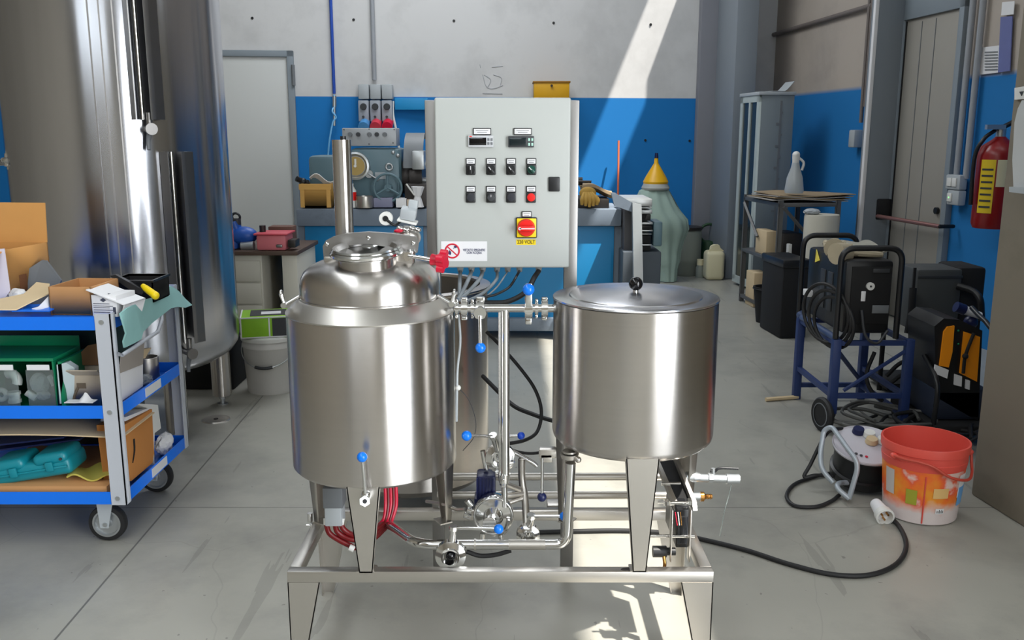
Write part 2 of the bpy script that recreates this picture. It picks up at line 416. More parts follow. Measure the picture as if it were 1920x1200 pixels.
# columns in the far corner
def px_u(px, v, py=400):
    r = ray(px, py); n = Vector((-math.sin(A7), math.cos(A7), 0)); t = v / r.dot(n); return uv_of(r * t)[0]
b = MB(); rbox(b, px_u(1303, 9.5, 350), 9.5, 0, px_u(1379, 9.5, 350), 9.6, 5.2, .01); struct('trim_1', b, COLG)
b = MB(); rbox(b, px_u(1377, 8.95, 150), 8.95, 0, px_u(1417, 8.95, 150), 9.6, 4.0, .005); struct('trim_2', b, PILM)
# near column on the right
cb = MB(); rbox(cb, 2.31, 2.55, 0, 2.95, 3.27, 3.3, .01); col_near = struct('trim_3', cb, COLM)
# pilaster beside the side door
v1 = uv_of(onwall(1684, 300))[1]; uL = px_u(1621, v1, 300)
b = MB(); rbox(b, uL, v1, 0, 4.0, v1 + .07, 5.2, .008); struct('trim_4', b, PILM)
b = MB(); rbox(b, uL - .006, v1 - .006, 0, uL + .024, v1 + .03, 5.2, .003); struct('trim_5', b, PAPER)  # white strip paints in the sunlit corner edge of the pilaster

# --- white door in the back wall
d1 = thing('door_1', None, None, onback(480, 500)); 
for k in ('label', 'category'):
    if k in d1: del d1[k]
d1['kind'] = 'structure'
uR = px_u(553, 9.6, 300); zt = onback(500, 101).z
b = MB(); rbox(b, uR - 1.02, 9.575, 0.02, uR - .03, 9.6, zt - .03, .004); b.build('door_leaf', DOORP, d1)
b = MB(); rbox(b, uR - .03, 9.55, 0, uR + .035, 9.6, zt + .03, .004); rbox(b, uR - 1.1, 9.55, 0, uR - 1.02, 9.6, zt + .03, .004); rbox(b, uR - 1.1, 9.55, zt - .03, uR + .035, 9.6, zt + .03, .004)
b.build('door_frame', FRAMEB, d1)
b = MB(); p = onback(550, 141, 9.54); b.cyl(p - Vector((0, 0, .1)), p + Vector((0, 0, .1)), .018, seg=12); b.build('hinge', MIDGREY, d1)

# --- side door with panic bar in the right wall
d2 = thing('door_2', None, None, onwall(1745, 450)); del d2['label'], d2['category']; d2['kind'] = 'structure'
vl, vr = uv_of(onwall(1693, 200))[1], uv_of(onwall(1797, 200))[1]; zt = onwall(1745, 30).z
b = MB(); rbox(b, 3.975, vr + .02, 0.01, 4.0, vl - .0, zt, .003)
b.build('door_leaf', DOORB, d2)
for f in (.3, .55):
    b = MB(); vv = vl + (vr - vl) * f; rbox(b, 3.971, vv - .003, .05, 3.976, vv + .003, zt - .03); b.build('panel_groove', MIDGREY, d2)
b = MB(); rbox(b, 3.95, vr - .04, 0, 4.0, vr + .02, zt + .2, .003); rbox(b, 3.95, vl, 0, 4.0, vl + .05, zt + .2, .003); rbox(b, 3.95, vr - .04, zt, 4.0, vl + .05, zt + .2, .003); rbox(b, 3.945, vr - .04, zt + .2, 4.0, vl + .05, zt + .23)
b.build('door_frame', FRAMEB, d2)
b = MB(); rbox(b, 3.968, vl - .012, .02, 3.98, vl + .002, zt - .01); rbox(b, 3.968, vr + .018, .02, 3.98, vr + .028, zt - .01); b.build('door_gap_seal', SOOT, d2)
def on_u(px, py, u):
    return onwall(px, py, u)
pA = on_u(1643, 400, 3.86); pB = on_u(1762, 430, 3.86); zb = (pA.z + pB.z) / 2; pA.z = zb; pB.z = zb
b = MB().tube([pA, pB], .016, 14, smooth=False); b.build('panic_bar', mat('bar_red_steel', (176, 128, 124), .3, .7), d2)
b = MB(); 
for p in (pA, pB):
    u, v = uv_of(p); s_ = .03 if p is pA else .014; rbox(b, 3.845, v - s_, zb - s_, 3.975, v + s_, zb + (.14 if p is pA else .014), .012)
b.build('bar_bracket', BLACK, d2)
p = on_u(1758, 395, 3.97); b = MB().cyl(p, p + Vector((-.02, -.002, 0)), .025); b.build('lock', BLACK, d2)

# --- pipes, conduits, boxes on the walls
def wtube(pts, r): return MB().tube(pts, r, 12, smooth=False)
GP = mat('grey_pvc', (150, 154, 160), .5); BP = mat('blue_painted_pipe', (24, 72, 170), .5); BRP = mat('brown_grey_pipe', (112, 104, 100), .5)
a, c2 = onback(620, 0, 9.57), onback(625, 176, 9.57)
o = wtube([Vector((a.x, a.y, 5.1)), Vector((a.x, a.y, c2.z))], .016).build('air_pipe', BP); tag(o, 'blue compressed air pipe running down the back wall to the dado', 'pipe')
bx = thing('air_hose', 'light blue coiled air hose and fitting hanging below the blue pipe', 'hose', onback(625, 240, 9.5))
px0 = onback(626, 178, 9.56)
b = MB().tube([onback(626, 178, 9.56), onback(629, 195, 9.54), onback(623, 208, 9.5), onback(630, 220, 9.5), onback(624, 230, 9.5), onback(618, 262, 9.5), onback(615, 292, 9.52)], .009, 8)
b.build('hose', mat('pale_blue_hose', (120, 190, 240), .4), bx)
b = MB().cyl(onback(627, 180, 9.54), onback(627, 200, 9.54), .02).cyl(onback(627, 236, 9.5), onback(627, 200, 9.52), .012); b.build('coupling', GALV, bx)
a = onback(702, 150, 9.57)
o = wtube([Vector((a.x, a.y, 5.1)), a], .022).build('conduit_pipe', GP); tag(o, 'grey conduit running down the back wall into the socket boxes', 'conduit')
# industrial sockets
CAPC = [mat('blue_socket_cap', (80, 150, 210), .4), mat('pale_red_socket_cap', (216, 60, 80), .4), mat('crimson_socket_cap', (220, 10, 60), .4)]
names = ['blue cap, leftmost of three on the back wall', 'pale red cap, middle of three on the back wall', 'crimson cap, rightmost of three on the back wall']
for i in range(3):
    x0, x1 = 671 + i * 22, 692 + i * 22
    c = onback((x0 + x1) / 2, 210, 9.45)
    t = thing('wall_socket', 'grey industrial power socket with ' + names[i], 'socket', c, 0, 'industrial sockets on the back wall')
    l0, l1 = onback(x0, 158, 9.48), onback(x1, 186, 9.48)
    b = MB().box((l0.x, l0.y, l0.z), (l1.x, l1.y + .1, l1.z), .01); b.build('fuse_box', GREYP, t)
    l0, l1 = onback(x0, 188, 9.46), onback(x1, 228, 9.46)
    b = MB().box((l0.x, l0.y, l0.z), (l1.x, l1.y + .12, l1.z), .01); b.build('switch_body', mat('socket_grey', (156, 162, 172), .4) if i == 0 else MATS['socket_grey'], t)
    p = onback((x0 + x1) / 2, 200, 9.46); b = MB().cyl(p, p + Vector((0, -.03, 0)), .035, .03); b.build('rotary_switch', DGREY, t)
    p = onback((x0 + x1) / 2, 219, 9.46); b = MB().cyl(p, p + Vector((0, -.02, 0)), .012); b.build('lock_button', DGREY, t)
    p = onback((x0 + x1) / 2 + 1, 233, 9.42); b = MB().cyl(p + Vector((0, .1, .03)), p + Vector((0, -.04, -.03)), .05, .055); b.build('socket_cap', CAPC[i], t)
o = MB().tube([onback(737, 190, 9.56), onback(737, 215, 9.52), onback(744, 250, 9.5), onback(750, 290, 9.5)], .012, 8).build('cable', WHITEP); tag(o, 'white cable running down the back wall beside the crimson socket', 'cable')
l0, l1 = onback(740, 184, 9.54), onback(803, 206, 9.54)
o = MB().box((l0.x, l0.y, l0.z), (l1.x, l1.y + .05, l1.z + .0), .004).build('cable_trunking', mat('trunking_blue', (20, 140, 200), .5)); tag(o, 'light blue cover board on the back wall right of the sockets', 'board')
# right wall pipes
a, c2 = onwall(1420, 74, 3.97), onwall(1636, 10, 3.97)
o = wtube([a, c2], .022).build('wall_pipe', BRP); tag(o, 'brown-grey pipe sloping across the upper right wall', 'pipe')
for (px, pe, lab) in ((1622, 230, 'brown-grey conduit on the right wall ending beside the pilaster, left one'), (1630, 200, 'brown-grey conduit on the right wall ending beside the pilaster, right one')):
    e = onwall(px - 8, pe, 3.96); o = wtube([Vector((e.x, e.y, 3.3)), e], .016).build('conduit_pipe', BRP); tag(o, lab, 'conduit')
e = onwall(1604, 260, 3.95); o = MB().cbox(e, (.08, .1, .15), (0, 0, A7), .01).build('junction_box', GREYP); tag(o, 'small white junction box on the blue dado left of the pilaster', 'junction box')
for k, (px, lab) in enumerate(((1797, 'grey conduit right of the side door, the one nearer the door'), (1815, 'grey conduit right of the side door, the one farther from the door'))):
    e = onwall(px - 4, 335, 3.96); o = wtube([Vector((e.x, e.y, 3.3)), e], .022).build('conduit_pipe', GP); tag(o, lab, 'conduit')
for (y0, y1, lab, led) in ((328, 355, 'white twin light switch at the foot of two conduits', 0), (357, 384, 'white switch box with small green lamp below the twin switch', 1)):
    p = onwall(1793, (y0 + y1) / 2, 3.94); t = thing('light_switch', lab, 'switch', p)
    b = MB().cbox(p, (.06, .17 if not led else .14, .105), (0, 0, A7), .01); b.build('box', GREYP, t)
    for s in (-1, 1):
        if led and s < 0: continue
        q = p + Matrix.Rotation(A7, 3, 'Z') @ Vector((-.034, s * .03, 0)); MB().cbox(q, (.012, .05, .06), (0, 0, A7), .004).build('rocker', WHITEP, t)
    if led:
        q = p + Matrix.Rotation(A7, 3, 'Z') @ Vector((-.033, .03, 0)); MB().sph(q, .009).build('indicator_lamp', LEDG, t)
def wallsheet(name, lab, cat, pts, u, m, th=.004):
    P = [onwall(x, y, u) for x, y in pts]; o = MB().prism(P, Matrix.Rotation(A7, 3, 'Z') @ Vector((th, 0, 0))).build(name, m); tag(o, lab, cat); return o
pz = thing('wall_notice', 'white printed notice fixed above the blue dado by the fire extinguisher', 'notice', onwall(1855, 139))
MB().prism([onwall(x, y, 3.985) for x, y in ((1842, 89), (1874, 85), (1872, 136), (1838, 140))], (.004, 0, 0)).build('sheet', PAPER, pz)
b = MB()
for k in range(7):
    y = 97 + k * 5.5; b.prism([onwall(1846, y, 3.98), onwall(1870, y - 1, 3.98), onwall(1870, y + 1, 3.98), onwall(1846, y + 2, 3.98)], (.002, 0, 0))
b.build('printed_lines', MIDGREY, pz)
pz = thing('document_sleeve', 'lilac-blue plastic sleeve with white card top on the right wall', 'sleeve', onwall(1885, 134))
MB().prism([onwall(x, y, 3.975) for x, y in ((1876, 32), (1898, 30), (1893, 133), (1871, 136))], (.006, 0, 0)).build('sleeve', mat('lilac_plastic', (98, 106, 160), .4), pz)
MB().prism([onwall(x, y, 3.97) for x, y in ((1879, 4), (1902, 2), (1900, 27), (1877, 29))], (.004, 0, 0)).build('card', PAPER, pz)
# dispenser and sign on the near column
def oncol(px, py, u=2.31): return onwall(px, py, u)
t = thing('column_sign', 'small white sign on the near right column above the dispenser', 'sign', oncol(1912, 188))
MB().prism([oncol(x, y, 2.30) for x, y in ((1902, 165), (1930, 160), (1930, 185), (1902, 187))], (.008, .001, 0)).build('plate', WHITEP, t)
MB().prism([oncol(x, y, 2.298) for x, y in ((1911, 172), (1919, 171), (1915, 180))], (.002, 0, 0)).build('arrow_mark', DGREY, t)
t = thing('paper_dispenser', 'white paper dispenser on the near right column at the frame edge', 'dispenser', oncol(1915, 360))
b = MB().prism([oncol(x, y, 2.2) for x, y in ((1916, 188), (1940, 186), (1936, 352), (1900, 350), (1898, 300), (1902, 230), (1908, 204))], (.1, .01, 0)); b.build('body', mat('dispenser_white', (190, 192, 192), .45), t)
b = MB().prism([oncol(x, y, 2.18) for x, y in ((1892, 350), (1940, 354), (1940, 366), (1892, 360))], (.12, .01, 0)); b.build('tray', GREYP, t)

# fire extinguisher on the right wall
pe = onwall(1858, 430, 3.84); pt = onwall(1862, 262, 3.84); zc0, zc1 = pe.z + .01, pt.z
t = thing('fire_extinguisher', 'large red fire extinguisher hanging on the blue wall by the near column', 'fire extinguisher', pe)
cx, cy = pe.x, pe.y; er = .125
MB().rev([(0, 0), (er * .9, 0), (er, .03), (er, zc1 - zc0 - .1), (er * .85, zc1 - zc0 - .04), (er * .4, zc1 - zc0), (.03, zc1 - zc0 + .02), (0, zc1 - zc0 + .02)], (cx, cy, zc0)).build('cylinder', EXTR, t)
b = MB().cyl((cx, cy, zc1), (cx, cy, zc1 + .07), .03).cbox((cx - .05, cy - .02, zc1 + .08), (.12, .03, .03)); b.build('valve', GALV, t)
MB().tube([(cx - .03, cy, zc1 + .06), (cx + .08, cy, zc1 + .12), (cx + .14, cy, zc1 + .2)], .016).build('lever', BLACK, t)
MB().tube([(cx - .04, cy, zc1 + .06), (cx - .12, cy - .02, zc1 + .0), (cx - .155, cy, zc1 - .12), (cx - .15, cy, zc0 + .15)], .013).build('hose', BLACK, t)
def cylpatch(cx, cy, r, a0, a1, z0, z1, n=8): 
    b = MB(); b.sheet(lambda s, q: (cx + r * math.cos(a0 + (a1 - a0) * s), cy + r * math.sin(a0 + (a1 - a0) * s), z0 + (z1 - z0) * q), n, 1, .001); return b
a0 = R(200); hh = zc1 - zc0
cylpatch(cx, cy, er + .002, R(196), R(238), zc0 + hh * .18, zc0 + hh * .78).build('yellow_label', mat('yellow_label', (220, 190, 30), .5), t)
b = MB()
for k in range(7):
    z = zc0 + hh * (.24 + .07 * k); b.sheet(lambda s, q, z=z: (cx + (er + .004) * math.cos(R(201) + R(32) * s), cy + (er + .004) * math.sin(R(201) + R(32) * s), z + .012 * q), 5, 1, .001)
b.build('label_print', DGREY, t)
cylpatch(cx, cy, er + .002, R(242), R(300), zc0 + hh * .48, zc0 + hh * .78).build('white_label', CREAM, t)

# floor drain cover
p = fl(405, 787); t = thing('floor_drain', 'round steel drain cover set in the floor by the tank leg', 'drain cover', p)
MB().rev([(0, .004), (.045, .004), (.068, .006), (.072, 0), (0, 0)], p).build('cover', STEELF, t)
MB().cyl(p + Vector((0, 0, .004)), p + Vector((0, 0, .007)), .012).build('screw', DARKM, t)

# ================================================================== THE LATHE
LY = 6.5
def L(px, py, dy=0): return at(px, py, LY + dy)
t = thing('lathe', 'grey-green metalworking lathe on a blue panelled stand against the back wall', 'lathe', fl(860, 640))
def bb(p, q, y0, y1, bev=.006, m=None):        # box from image rectangle on plane LY+y0 to depth y1
    a, c = L(*p, y0), L(*q, y0); return MB().box((a.x, LY + y0, a.z), (c.x, LY + y1, c.z), bev)
a, c = L(555, 390, .05), L(1165, 424, -.05); a.x = L(555, 390, -.05).x; MB().box((a.x, LY - .05, a.z), (c.x, LY + .55, c.z), .006).build('bed', LATHEB, t)
bb((558, 424), (1165, 600), .0, .5).build('stand', LATHEB, t)
bb((571, 424), (797, 600), -.012, .02, .003).build('front_panel', LATHEBL, t)
bb((803, 424), (1148, 600), -.012, .02, .003).build('front_panel', LATHEBL, t)
bb((540, 597), (1180, 621), -.06, .55).build('base_beam', LATHEB, t)
for x0, x1 in ((560, 600), (1130, 1170)):
    a, c = L(x0, 620, .05), L(x1, 640, .05); MB().box((a.x, LY + .05, 0), (c.x, LY + .5, a.z)).build('foot', SOOT, t)
h = bb((655, 278), (752, 385), .06, .5, .035).build('headstock', LATHE, t)
bb((577, 292), (660, 362), .1, .45, .03).build('gear_cover', LATHE, t)
cb_ = bb((641, 240), (743, 274), .08, .3, .006).build('control_box', mat('lathe_control_grey', (168, 172, 176), .4, .2), t)
for k, x in enumerate((657, 672, 693, 707, 722)):
    p = L(x, 252, .08); MB().cyl(p, p + Vector((0, -.02, 0)), .015).build('push_button', DGREY if k % 2 else MIDGREY, cb_)
for x, y in ((645, 243), (692, 242), (739, 243), (692, 270), (737, 268)): MB().sph(L(x, y, .078), .004).build('screw', DARKM, cb_)
p = L(668, 311, .06); d = MB().rev([(.0, .03), (.07, .03), (.085, .05), (.098, .045), (.1, 0), (0, 0)], p, (0, -1, 0)).build('speed_dial', GALV, t)
MB().cyl(p + Vector((0, -.03, 0)), p + Vector((0, -.036, 0)), .066).build('dial_plate', mat('dial_brass_plate', (178, 152, 92), .4, .3), d)
MB().box(p + Vector((-.005, -.045, .01)), p + Vector((.008, -.036, .05))).cyl(p + Vector((0, -.03, 0)), p + Vector((0, -.05, 0)), .01).build('dial_pointer', WHITEP, d)
p = L(693, 326, .06); k_ = MB().cyl(p, p + Vector((0, -.03, 0)), .028).tube([p + Vector((0, -.03, 0)), p + Vector((.06, -.05, -.035))], .006).sph(p + Vector((.062, -.05, -.036)), .014).build('selector_lever', GALV, t)
bb((703, 323), (723, 336), .055, .07, .002).build('nameplate', GREYP, t)
p = L(730, 313, .06); MB().torus(p + Vector((0, -.01, 0)), .022, .008, (0, 1, 0)).build('gear_knob_ring', GALV, t); 
for x, y in ((737, 286), (746, 292)):
    p = L(x, y, .06); MB().sph(p, .014).build('knob', GALV, t)
# chuck with jaws
p = L(757, 332, .28)
ch = MB().cyl(p, p + Vector((.06, 0, 0)), .12, seg=32).cyl(p + Vector((.06, 0, 0)), p + Vector((.15, 0, 0)), .165, seg=40).build('chuck', DARKM, t)
for k in range(3):
    a = R(90 + 120 * k); q = p + Vector((.19, math.cos(a) * .09, math.sin(a) * .09)); MB().cbox(q, (.09, .04, .07), (a, 0, 0), .004).build('chuck_jaw', GALV, ch)
bb((772, 283), (795, 318), .02, .2, .006).build('tool_post', GALV, t)
bb((758, 345), (800, 388), -.02, .4, .01).build('carriage', DARKM, t)
# chuck guard: a curved sheet
MB().sheet(lambda s, q: (p.x + .02 + .14 * q, LY + .35 - .26 * math.cos(R(10) + R(110) * s), p.z + .02 + .3 * math.sin(R(10) + R(110) * s)), 14, 2, .006).build('chuck_guard', MIDGREY, t)
p = L(727, 352, -.02); hw = MB().torus(p, .098, .009, (0, 1, .1)).cyl(p, p + Vector((0, .08, 0)), .025)
for k in range(3): a = R(90 + 120 * k); hw.tube([p, p + Vector((math.cos(a) * .09, 0, math.sin(a) * .09))], .007)
hw.build('handwheel', LATHE, t)
# far side tailstock
bb((1084, 372), (1142, 391), .02, .4, .01).build('tailstock', DARKM, t)
p = L(1092, 340, .2); MB().cyl(p, p + Vector((-.15, 0, 0)), .03).tube([p + Vector((-.03, -.04, 0)), p + Vector((.06, -.06, 0))], .009).build('tailstock_spindle', DARKM, t)
# things lying on the lathe
def lthing(name, lab, cat, px, py, dy=0): return thing(name, lab, cat, L(px, py, dy))
t = lthing('wooden_box', 'yellow-brown wooden box of rags and tools at the left end of the lathe', 'box', 591, 389)
a, c = L(562, 345, 0), L(621, 389, 0)
WOODB = mat('box_wood', (204, 158, 84), .7, 0, .1, 6, stretch=(1, 1, 12))
b = MB(); y0, y1 = LY, LY + .3
b.box((a.x, y0, a.z), (c.x, y0 + .015, c.z)).box((a.x, y1, a.z), (c.x, y1 + .015, c.z)).box((a.x, y0, a.z), (a.x + .015, y1, c.z)).box((c.x - .015, y0, a.z), (c.x, y1, c.z)).box((a.x, y0, c.z), (c.x, y1, c.z + .012)); b.build('box_body', WOODB, t)
b = MB().box((a.x - .006, y0 - .008, a.z - .04), (c.x + .006, y0, a.z - .0)).box((a.x + .0, y0 - .006, c.z), (a.x + .03, y0, a.z)).box((c.x - .03, y0 - .006, c.z), (c.x, y0, a.z)); b.build('box_batten', WOODB, t)
o = MB().tube([L(556, 335, .05), L(568, 340, .08), L(578, 343, .1)], .02).sph(L(568, 341, .08), .028).build('torch_handle', BLACK); tag(o, 'black tool handle sticking out of the wooden box on the lathe', 'tool')
o = MB().sheet(lambda s, q: L(572, 344, .02) + Vector((.02 + .19 * s, .05 + .15 * q, .02 + .03 * math.sin(6 * s + 3 * q) + .02 * math.cos(9 * q))), 10, 6, .006).build('rag', WHITEP); tag(o, 'crumpled white rag on top of the wooden box', 'rag')
p = L(684, 389, -.02); o = MB().rev([(0, 0), (.06, 0), (.062, .005), (.062, .08), (.058, .08), (.055, .01), (0, .01)], p).build('steel_cup', STEELF); tag(o, 'short round steel tin standing on the lathe bed', 'tin')
a = L(700, 371, -.02); c = L(736, 389, -.02); o = MB().box((a.x, LY - .02, a.z), (c.x, LY + .1, c.z), .004).build('small_box', mat('lilac_grey_card', (124, 126, 150), .6)); tag(o, 'small grey-violet box on the lathe bed right of the round tin', 'box')
t = lthing('spray_bottle', 'red and white bottle standing on the lathe behind the steel tube', 'bottle', 661, 389, .0)
p = L(661, 389, 0); MB().rev([(0, 0), (.03, 0), (.03, .12), (.012, .15), (.012, .17), (0, .17)], p).build('bottle', WHITEP, t); MB().rev([(.031, .05), (.031, .11)], p, seg=24).build('red_label', RED, t)
t = lthing('cleaning_brush', 'white-headed brush leaning on the lathe carriage below the chuck', 'brush', 784, 388, -.06)
MB().tube([L(762, 345, -.1), L(777, 366, -.08)], .006).build('handle', WHITEP, t)
MB().cyl(L(783, 350, -.06), L(783, 368, -.06), .048, .025, 8).cyl(L(783, 368, -.06), L(783, 388, -.06), .022, .045, 8).build('head', PAPER, t)
for (x0, y0_, x1, y1_, lab, mm) in ((742, 372, 762, 389, 'small white carton on the lathe bed below the chuck', PAPER), (763, 374, 778, 389, 'small orange-lidded carton on the lathe bed below the chuck', mat('tan_card', (208, 190, 170), .7))):
    a = L(x0, y0_, -.05); c = L(x1, y1_, -.05); o = MB().box((a.x, LY - .05, a.z), (c.x, LY + .06, c.z), .003).build('carton', mm); tag(o, lab, 'carton')
# gloves and brown papers on the right end
o = MB().sheet(lambda s, q: L(1086, 358, .0) + Vector((.24 * s + .02, .02 + .3 * q, .02 * math.sin(5 * s) + .015 * math.cos(7 * q) + .02 - .03 * s)), 12, 6, .02).build('paper_sheets', BROWNP); tag(o, 'brown paper sheets heaped on the tailstock end of the lathe', 'paper')
t = lthing('work_glove', 'ochre leather work glove hanging over the right end of the lathe', 'glove', 1103, 390, -.03)
b = MB().sph(L(1102, 362, -.02), .055, (1.1, .4, .8))
for k in range(5):
    x = 1091 + k * 7; b.tube([L(1096 + 3 * k, 362, -.03), L(x + 1, 374, -.06), L(x, 388 - abs(2 - k) * 2, -.055)], [.016, .017, .011], 10)
b.build('fingers_and_palm', OKGLOVE, t)
# copper rod leaning on the wall
a = onback(1160, 264, 9.5); o = MB().tube([a, Vector((a.x - .03, a.y - .4, .0))], .011, smooth=False).build('copper_rod', COPPER); tag(o, 'thin orange copper rod leaning upright against the blue back wall', 'rod')
# yellow toolbox seen above the control cabinet: mounted on the wall
t = thing('yellow_tray', 'yellow metal box on the back wall just above the control cabinet', 'box', onback(1034, 184, 9.3))
a, c = onback(1001, 153, 9.3), onback(1067, 184, 9.3); YM = mat('ochre_yellow_paint', (214, 160, 6), .45)
MB().box((a.x, a.y, a.z), (c.x, a.y + .27, c.z), .008).build('box', YM, t)
MB().box((a.x - .01, a.y - .01, a.z - .012), (c.x + .01, a.y + .27, a.z + .006), .004).build('rim', mat('amber_rim', (150, 104, 20), .5), t); MB().cyl(Vector(((a.x + c.x) / 2, a.y, (a.z + c.z) / 2 + .04)), Vector(((a.x + c.x) / 2, a.y - .02, (a.z + c.z) / 2 + .04)), .012).build('lock', DARKM, t)

# small bandsaw-like machine right of the lathe: grey body, bright leg
MY = 6.15
def Mx(px, py, dy=0): return at(px, py, MY + dy)
t = thing('roller_stand', 'grey machine with a bright slanting steel leg at the right end of the lathe', 'machine', fl(1205, 655))
b = MB().prism([Mx(1146, 362), Mx(1154, 362), Mx(1192, 384), Mx(1200, 400), Mx(1198, 402), Mx(1152, 386)], (0, .03, 0)); b.build('side_plate', LATHEB, t)
MB().prism([Mx(1186, 380, -.03), Mx(1203, 384, -.03), Mx(1208, 640, -.03), Mx(1190, 640, -.03)], (0, .05, 0)).build('leg', GALV, t)
MB().prism([Mx(1182, 404, .3), Mx(1186, 404, .3), Mx(1188, 462, .3), Mx(1183, 462, .3)], (0, .02, 0)).build('rail', GALV, t)
a, c = Mx(1172, 372, .1), Mx(1221, 386, .1); MB().box((a.x, MY + .05, a.z), (c.x, MY + .5, c.z), .006).build('top_plate', GALV, t)
for y0_, y1_, m_, x1 in ((388, 391, GALV, 1222), (394, 401, GALV, 1223), (402, 414, SOOT, 1220), (417, 421, GALV, 1224), (423, 430, SOOT, 1222), (431, 434, GALV, 1224), (438, 440, GALV, 1222), (442, 456, SOOT, 1220), (458, 461, GALV, 1222), (462, 470, SOOT, 1220)):
    a, c = Mx(1200, y0_, .1), Mx(x1, y1_, .1); MB().box((a.x, MY + .1, a.z), (c.x, MY + .45, c.z), .003).build('shelf_layer', m_, t)
a, c = Mx(1226, 416, .1), Mx(1241, 462, .1); MB().box((a.x, MY + .1, a.z), (c.x, MY + .35, c.z), .01).build('motor_box', LATHE, t)
a, c = Mx(1168, 472, .1), Mx(1236, 600, .1); MB().box((a.x, MY + .1, a.z), (c.x, MY + .5, 0), .01).build('base_cabinet', mat('dark_grey_paint', (74, 82, 90), .6), t)  # cabinet in one even dark grey
a, c = Mx(1171, 392, .2), Mx(1188, 600, .2); MB().box((a.x, MY + .2, a.z), (c.x, MY + .5, 0), .01).build('column', mat('dark_machine_grey', (72, 72, 76), .6), t)
# cloth-covered machine with yellow funnel
GY = 7.2
def Gx(px, py, dy=0): return at(px, py, GY + dy)
fb = fl(1262, 528)
p_ = at(1262, 400, 9.0); cy = 9.1
def G2(px, py, dy=0): return at(px, py, cy + dy)
t = thing('cloth_cover', 'grey-green cloth draped over a tall machine under the yellow funnel', 'cloth', Vector((G2(1250, 500).x, cy, .1)))
prof = [(350, 1213, 1245), (357, 1200, 1254), (372, 1194, 1262), (395, 1192, 1274), (412, 1196, 1288), (430, 1204, 1290), (450, 1218, 1282), (470, 1224, 1276), (490, 1228, 1274), (505, 1234, 1270), (527, 1236, 1268)]
def cl(s, q):
    k = q * (len(prof) - 1); i = min(int(k), len(prof) - 2); f = k - i
    y = prof[i][0] * (1 - f) + prof[i + 1][0] * f; x0 = prof[i][1] * (1 - f) + prof[i + 1][1] * f; x1 = prof[i][2] * (1 - f) + prof[i + 1][2] * f
    a = 2 * PI * s; xm = (x0 + x1) / 2; pl = G2(xm, y); rr = (G2(x1, y) - G2(x0, y)).length / 2
    w = 1 + .07 * math.sin(7 * a + 2 * q) * q + .05 * math.sin(11 * a)
    return Vector((pl.x + rr * w * math.cos(a), cy + .75 * rr * w * math.sin(a), pl.z))
MB().sheet(cl, 56, 20, .008).build('drape', CLOTHG, t, ang=70)
pl = G2(1229, 352); MB().rev([(0, 0), (.13, 0), (.14, .02), (.12, .06), (0, .06)], pl + Vector((0, 0, -.02))).build('top_collar', mat('grey_collar', (170, 172, 168), .6), t)
t = thing('yellow_funnel', 'yellow funnel standing upside down on the cloth-covered machine', 'funnel', pl + Vector((0, 0, .04)))
p = pl + Vector((0, 0, .04)); MB().rev([(0, 0), (.12, 0), (.125, .02), (.1, .07), (.035, .18), (.022, .2), (.018, .25), (0, .25)], p).build('cone', YELLOW if 0 else mat('funnel_yellow', (232, 176, 10), .4), t); MB().cyl(p + Vector((0, 0, .25)), p + Vector((0, 0, .3)), .02, .016).build('tip', DBLUE, t)
# barrels, cans
BARG = mat('barrel_grey_green', (126, 132, 124), .6, 0, .05)
p = fl(1288, 519); rb = .17
t = thing('plastic_drum', 'tall grey-green plastic drum behind the draped cloth by the column', 'drum', p)
ht = at(1288, 433, p.y).z; MB().rev([(0, 0), (rb * .92, 0), (rb, .03), (rb, ht * .3), (rb * 1.02, ht * .33), (rb, ht * .36), (rb, ht * .96), (rb * .95, ht), (0, ht)], p + Vector((0, rb, 0))).build('drum_body', BARG, t)
MB().rev([(0, 0), (rb * 1.02, 0), (rb * 1.02, .03), (0, .04)], p + Vector((0, rb, ht))).build('lid', DARKM, t)
p = fl(1341, 526)
t = thing('jerrycan', 'cream plastic jerrycan with an open torn top at the foot of the corner column', 'jerrycan', p)
hz = at(1341, 472, p.y).z; hw_ = (at(1359, 500, p.y).x - at(1324, 500, p.y).x) / 2
MB().box((p.x - hw_, p.y, 0), (p.x + hw_, p.y + .2, hz), .04, seg=4).build('can_body', CREAM, t)
MB().prism([at(1326, 473, p.y + .05), at(1336, 463, p.y + .05), at(1344, 458, p.y + .05), at(1350, 464, p.y + .05), at(1358, 471, p.y + .05)], (0, .02, 0)).tube([at(1332, 474, p.y + .1), at(1334, 462, p.y + .1), at(1347, 461, p.y + .1), at(1350, 474, p.y + .1)], .012).build('handle', CREAM, t)
p = fl(1312, 520); t = thing('small_bottle', 'small dark bottle with pale cap between the drum and jerrycan', 'bottle', p)
hz = at(1312, 497, p.y).z; MB().rev([(0, 0), (.045, 0), (.045, hz * .8), (.03, hz), (0, hz)], p).build('bottle', BARG, t); MB().cyl(p + Vector((0, 0, hz)), p + Vector((0, 0, hz + .06)), .035).build('cap', CREAM, t)
GRN = mat('dark_green_plastic', (20, 60, 30), .6)
p = fl(1326, 510); t = thing('watering_can', 'dark green watering can behind the jerrycan by the column', 'watering can', p)
MB().rev([(0, 0), (.11, 0), (.1, .3), (.07, .34), (0, .34)], p).build('can_body', GRN, t); MB().torus(p + Vector((0, 0, .42)), .1, .015, (0, 1, 0)).build('handle', GRN, t)

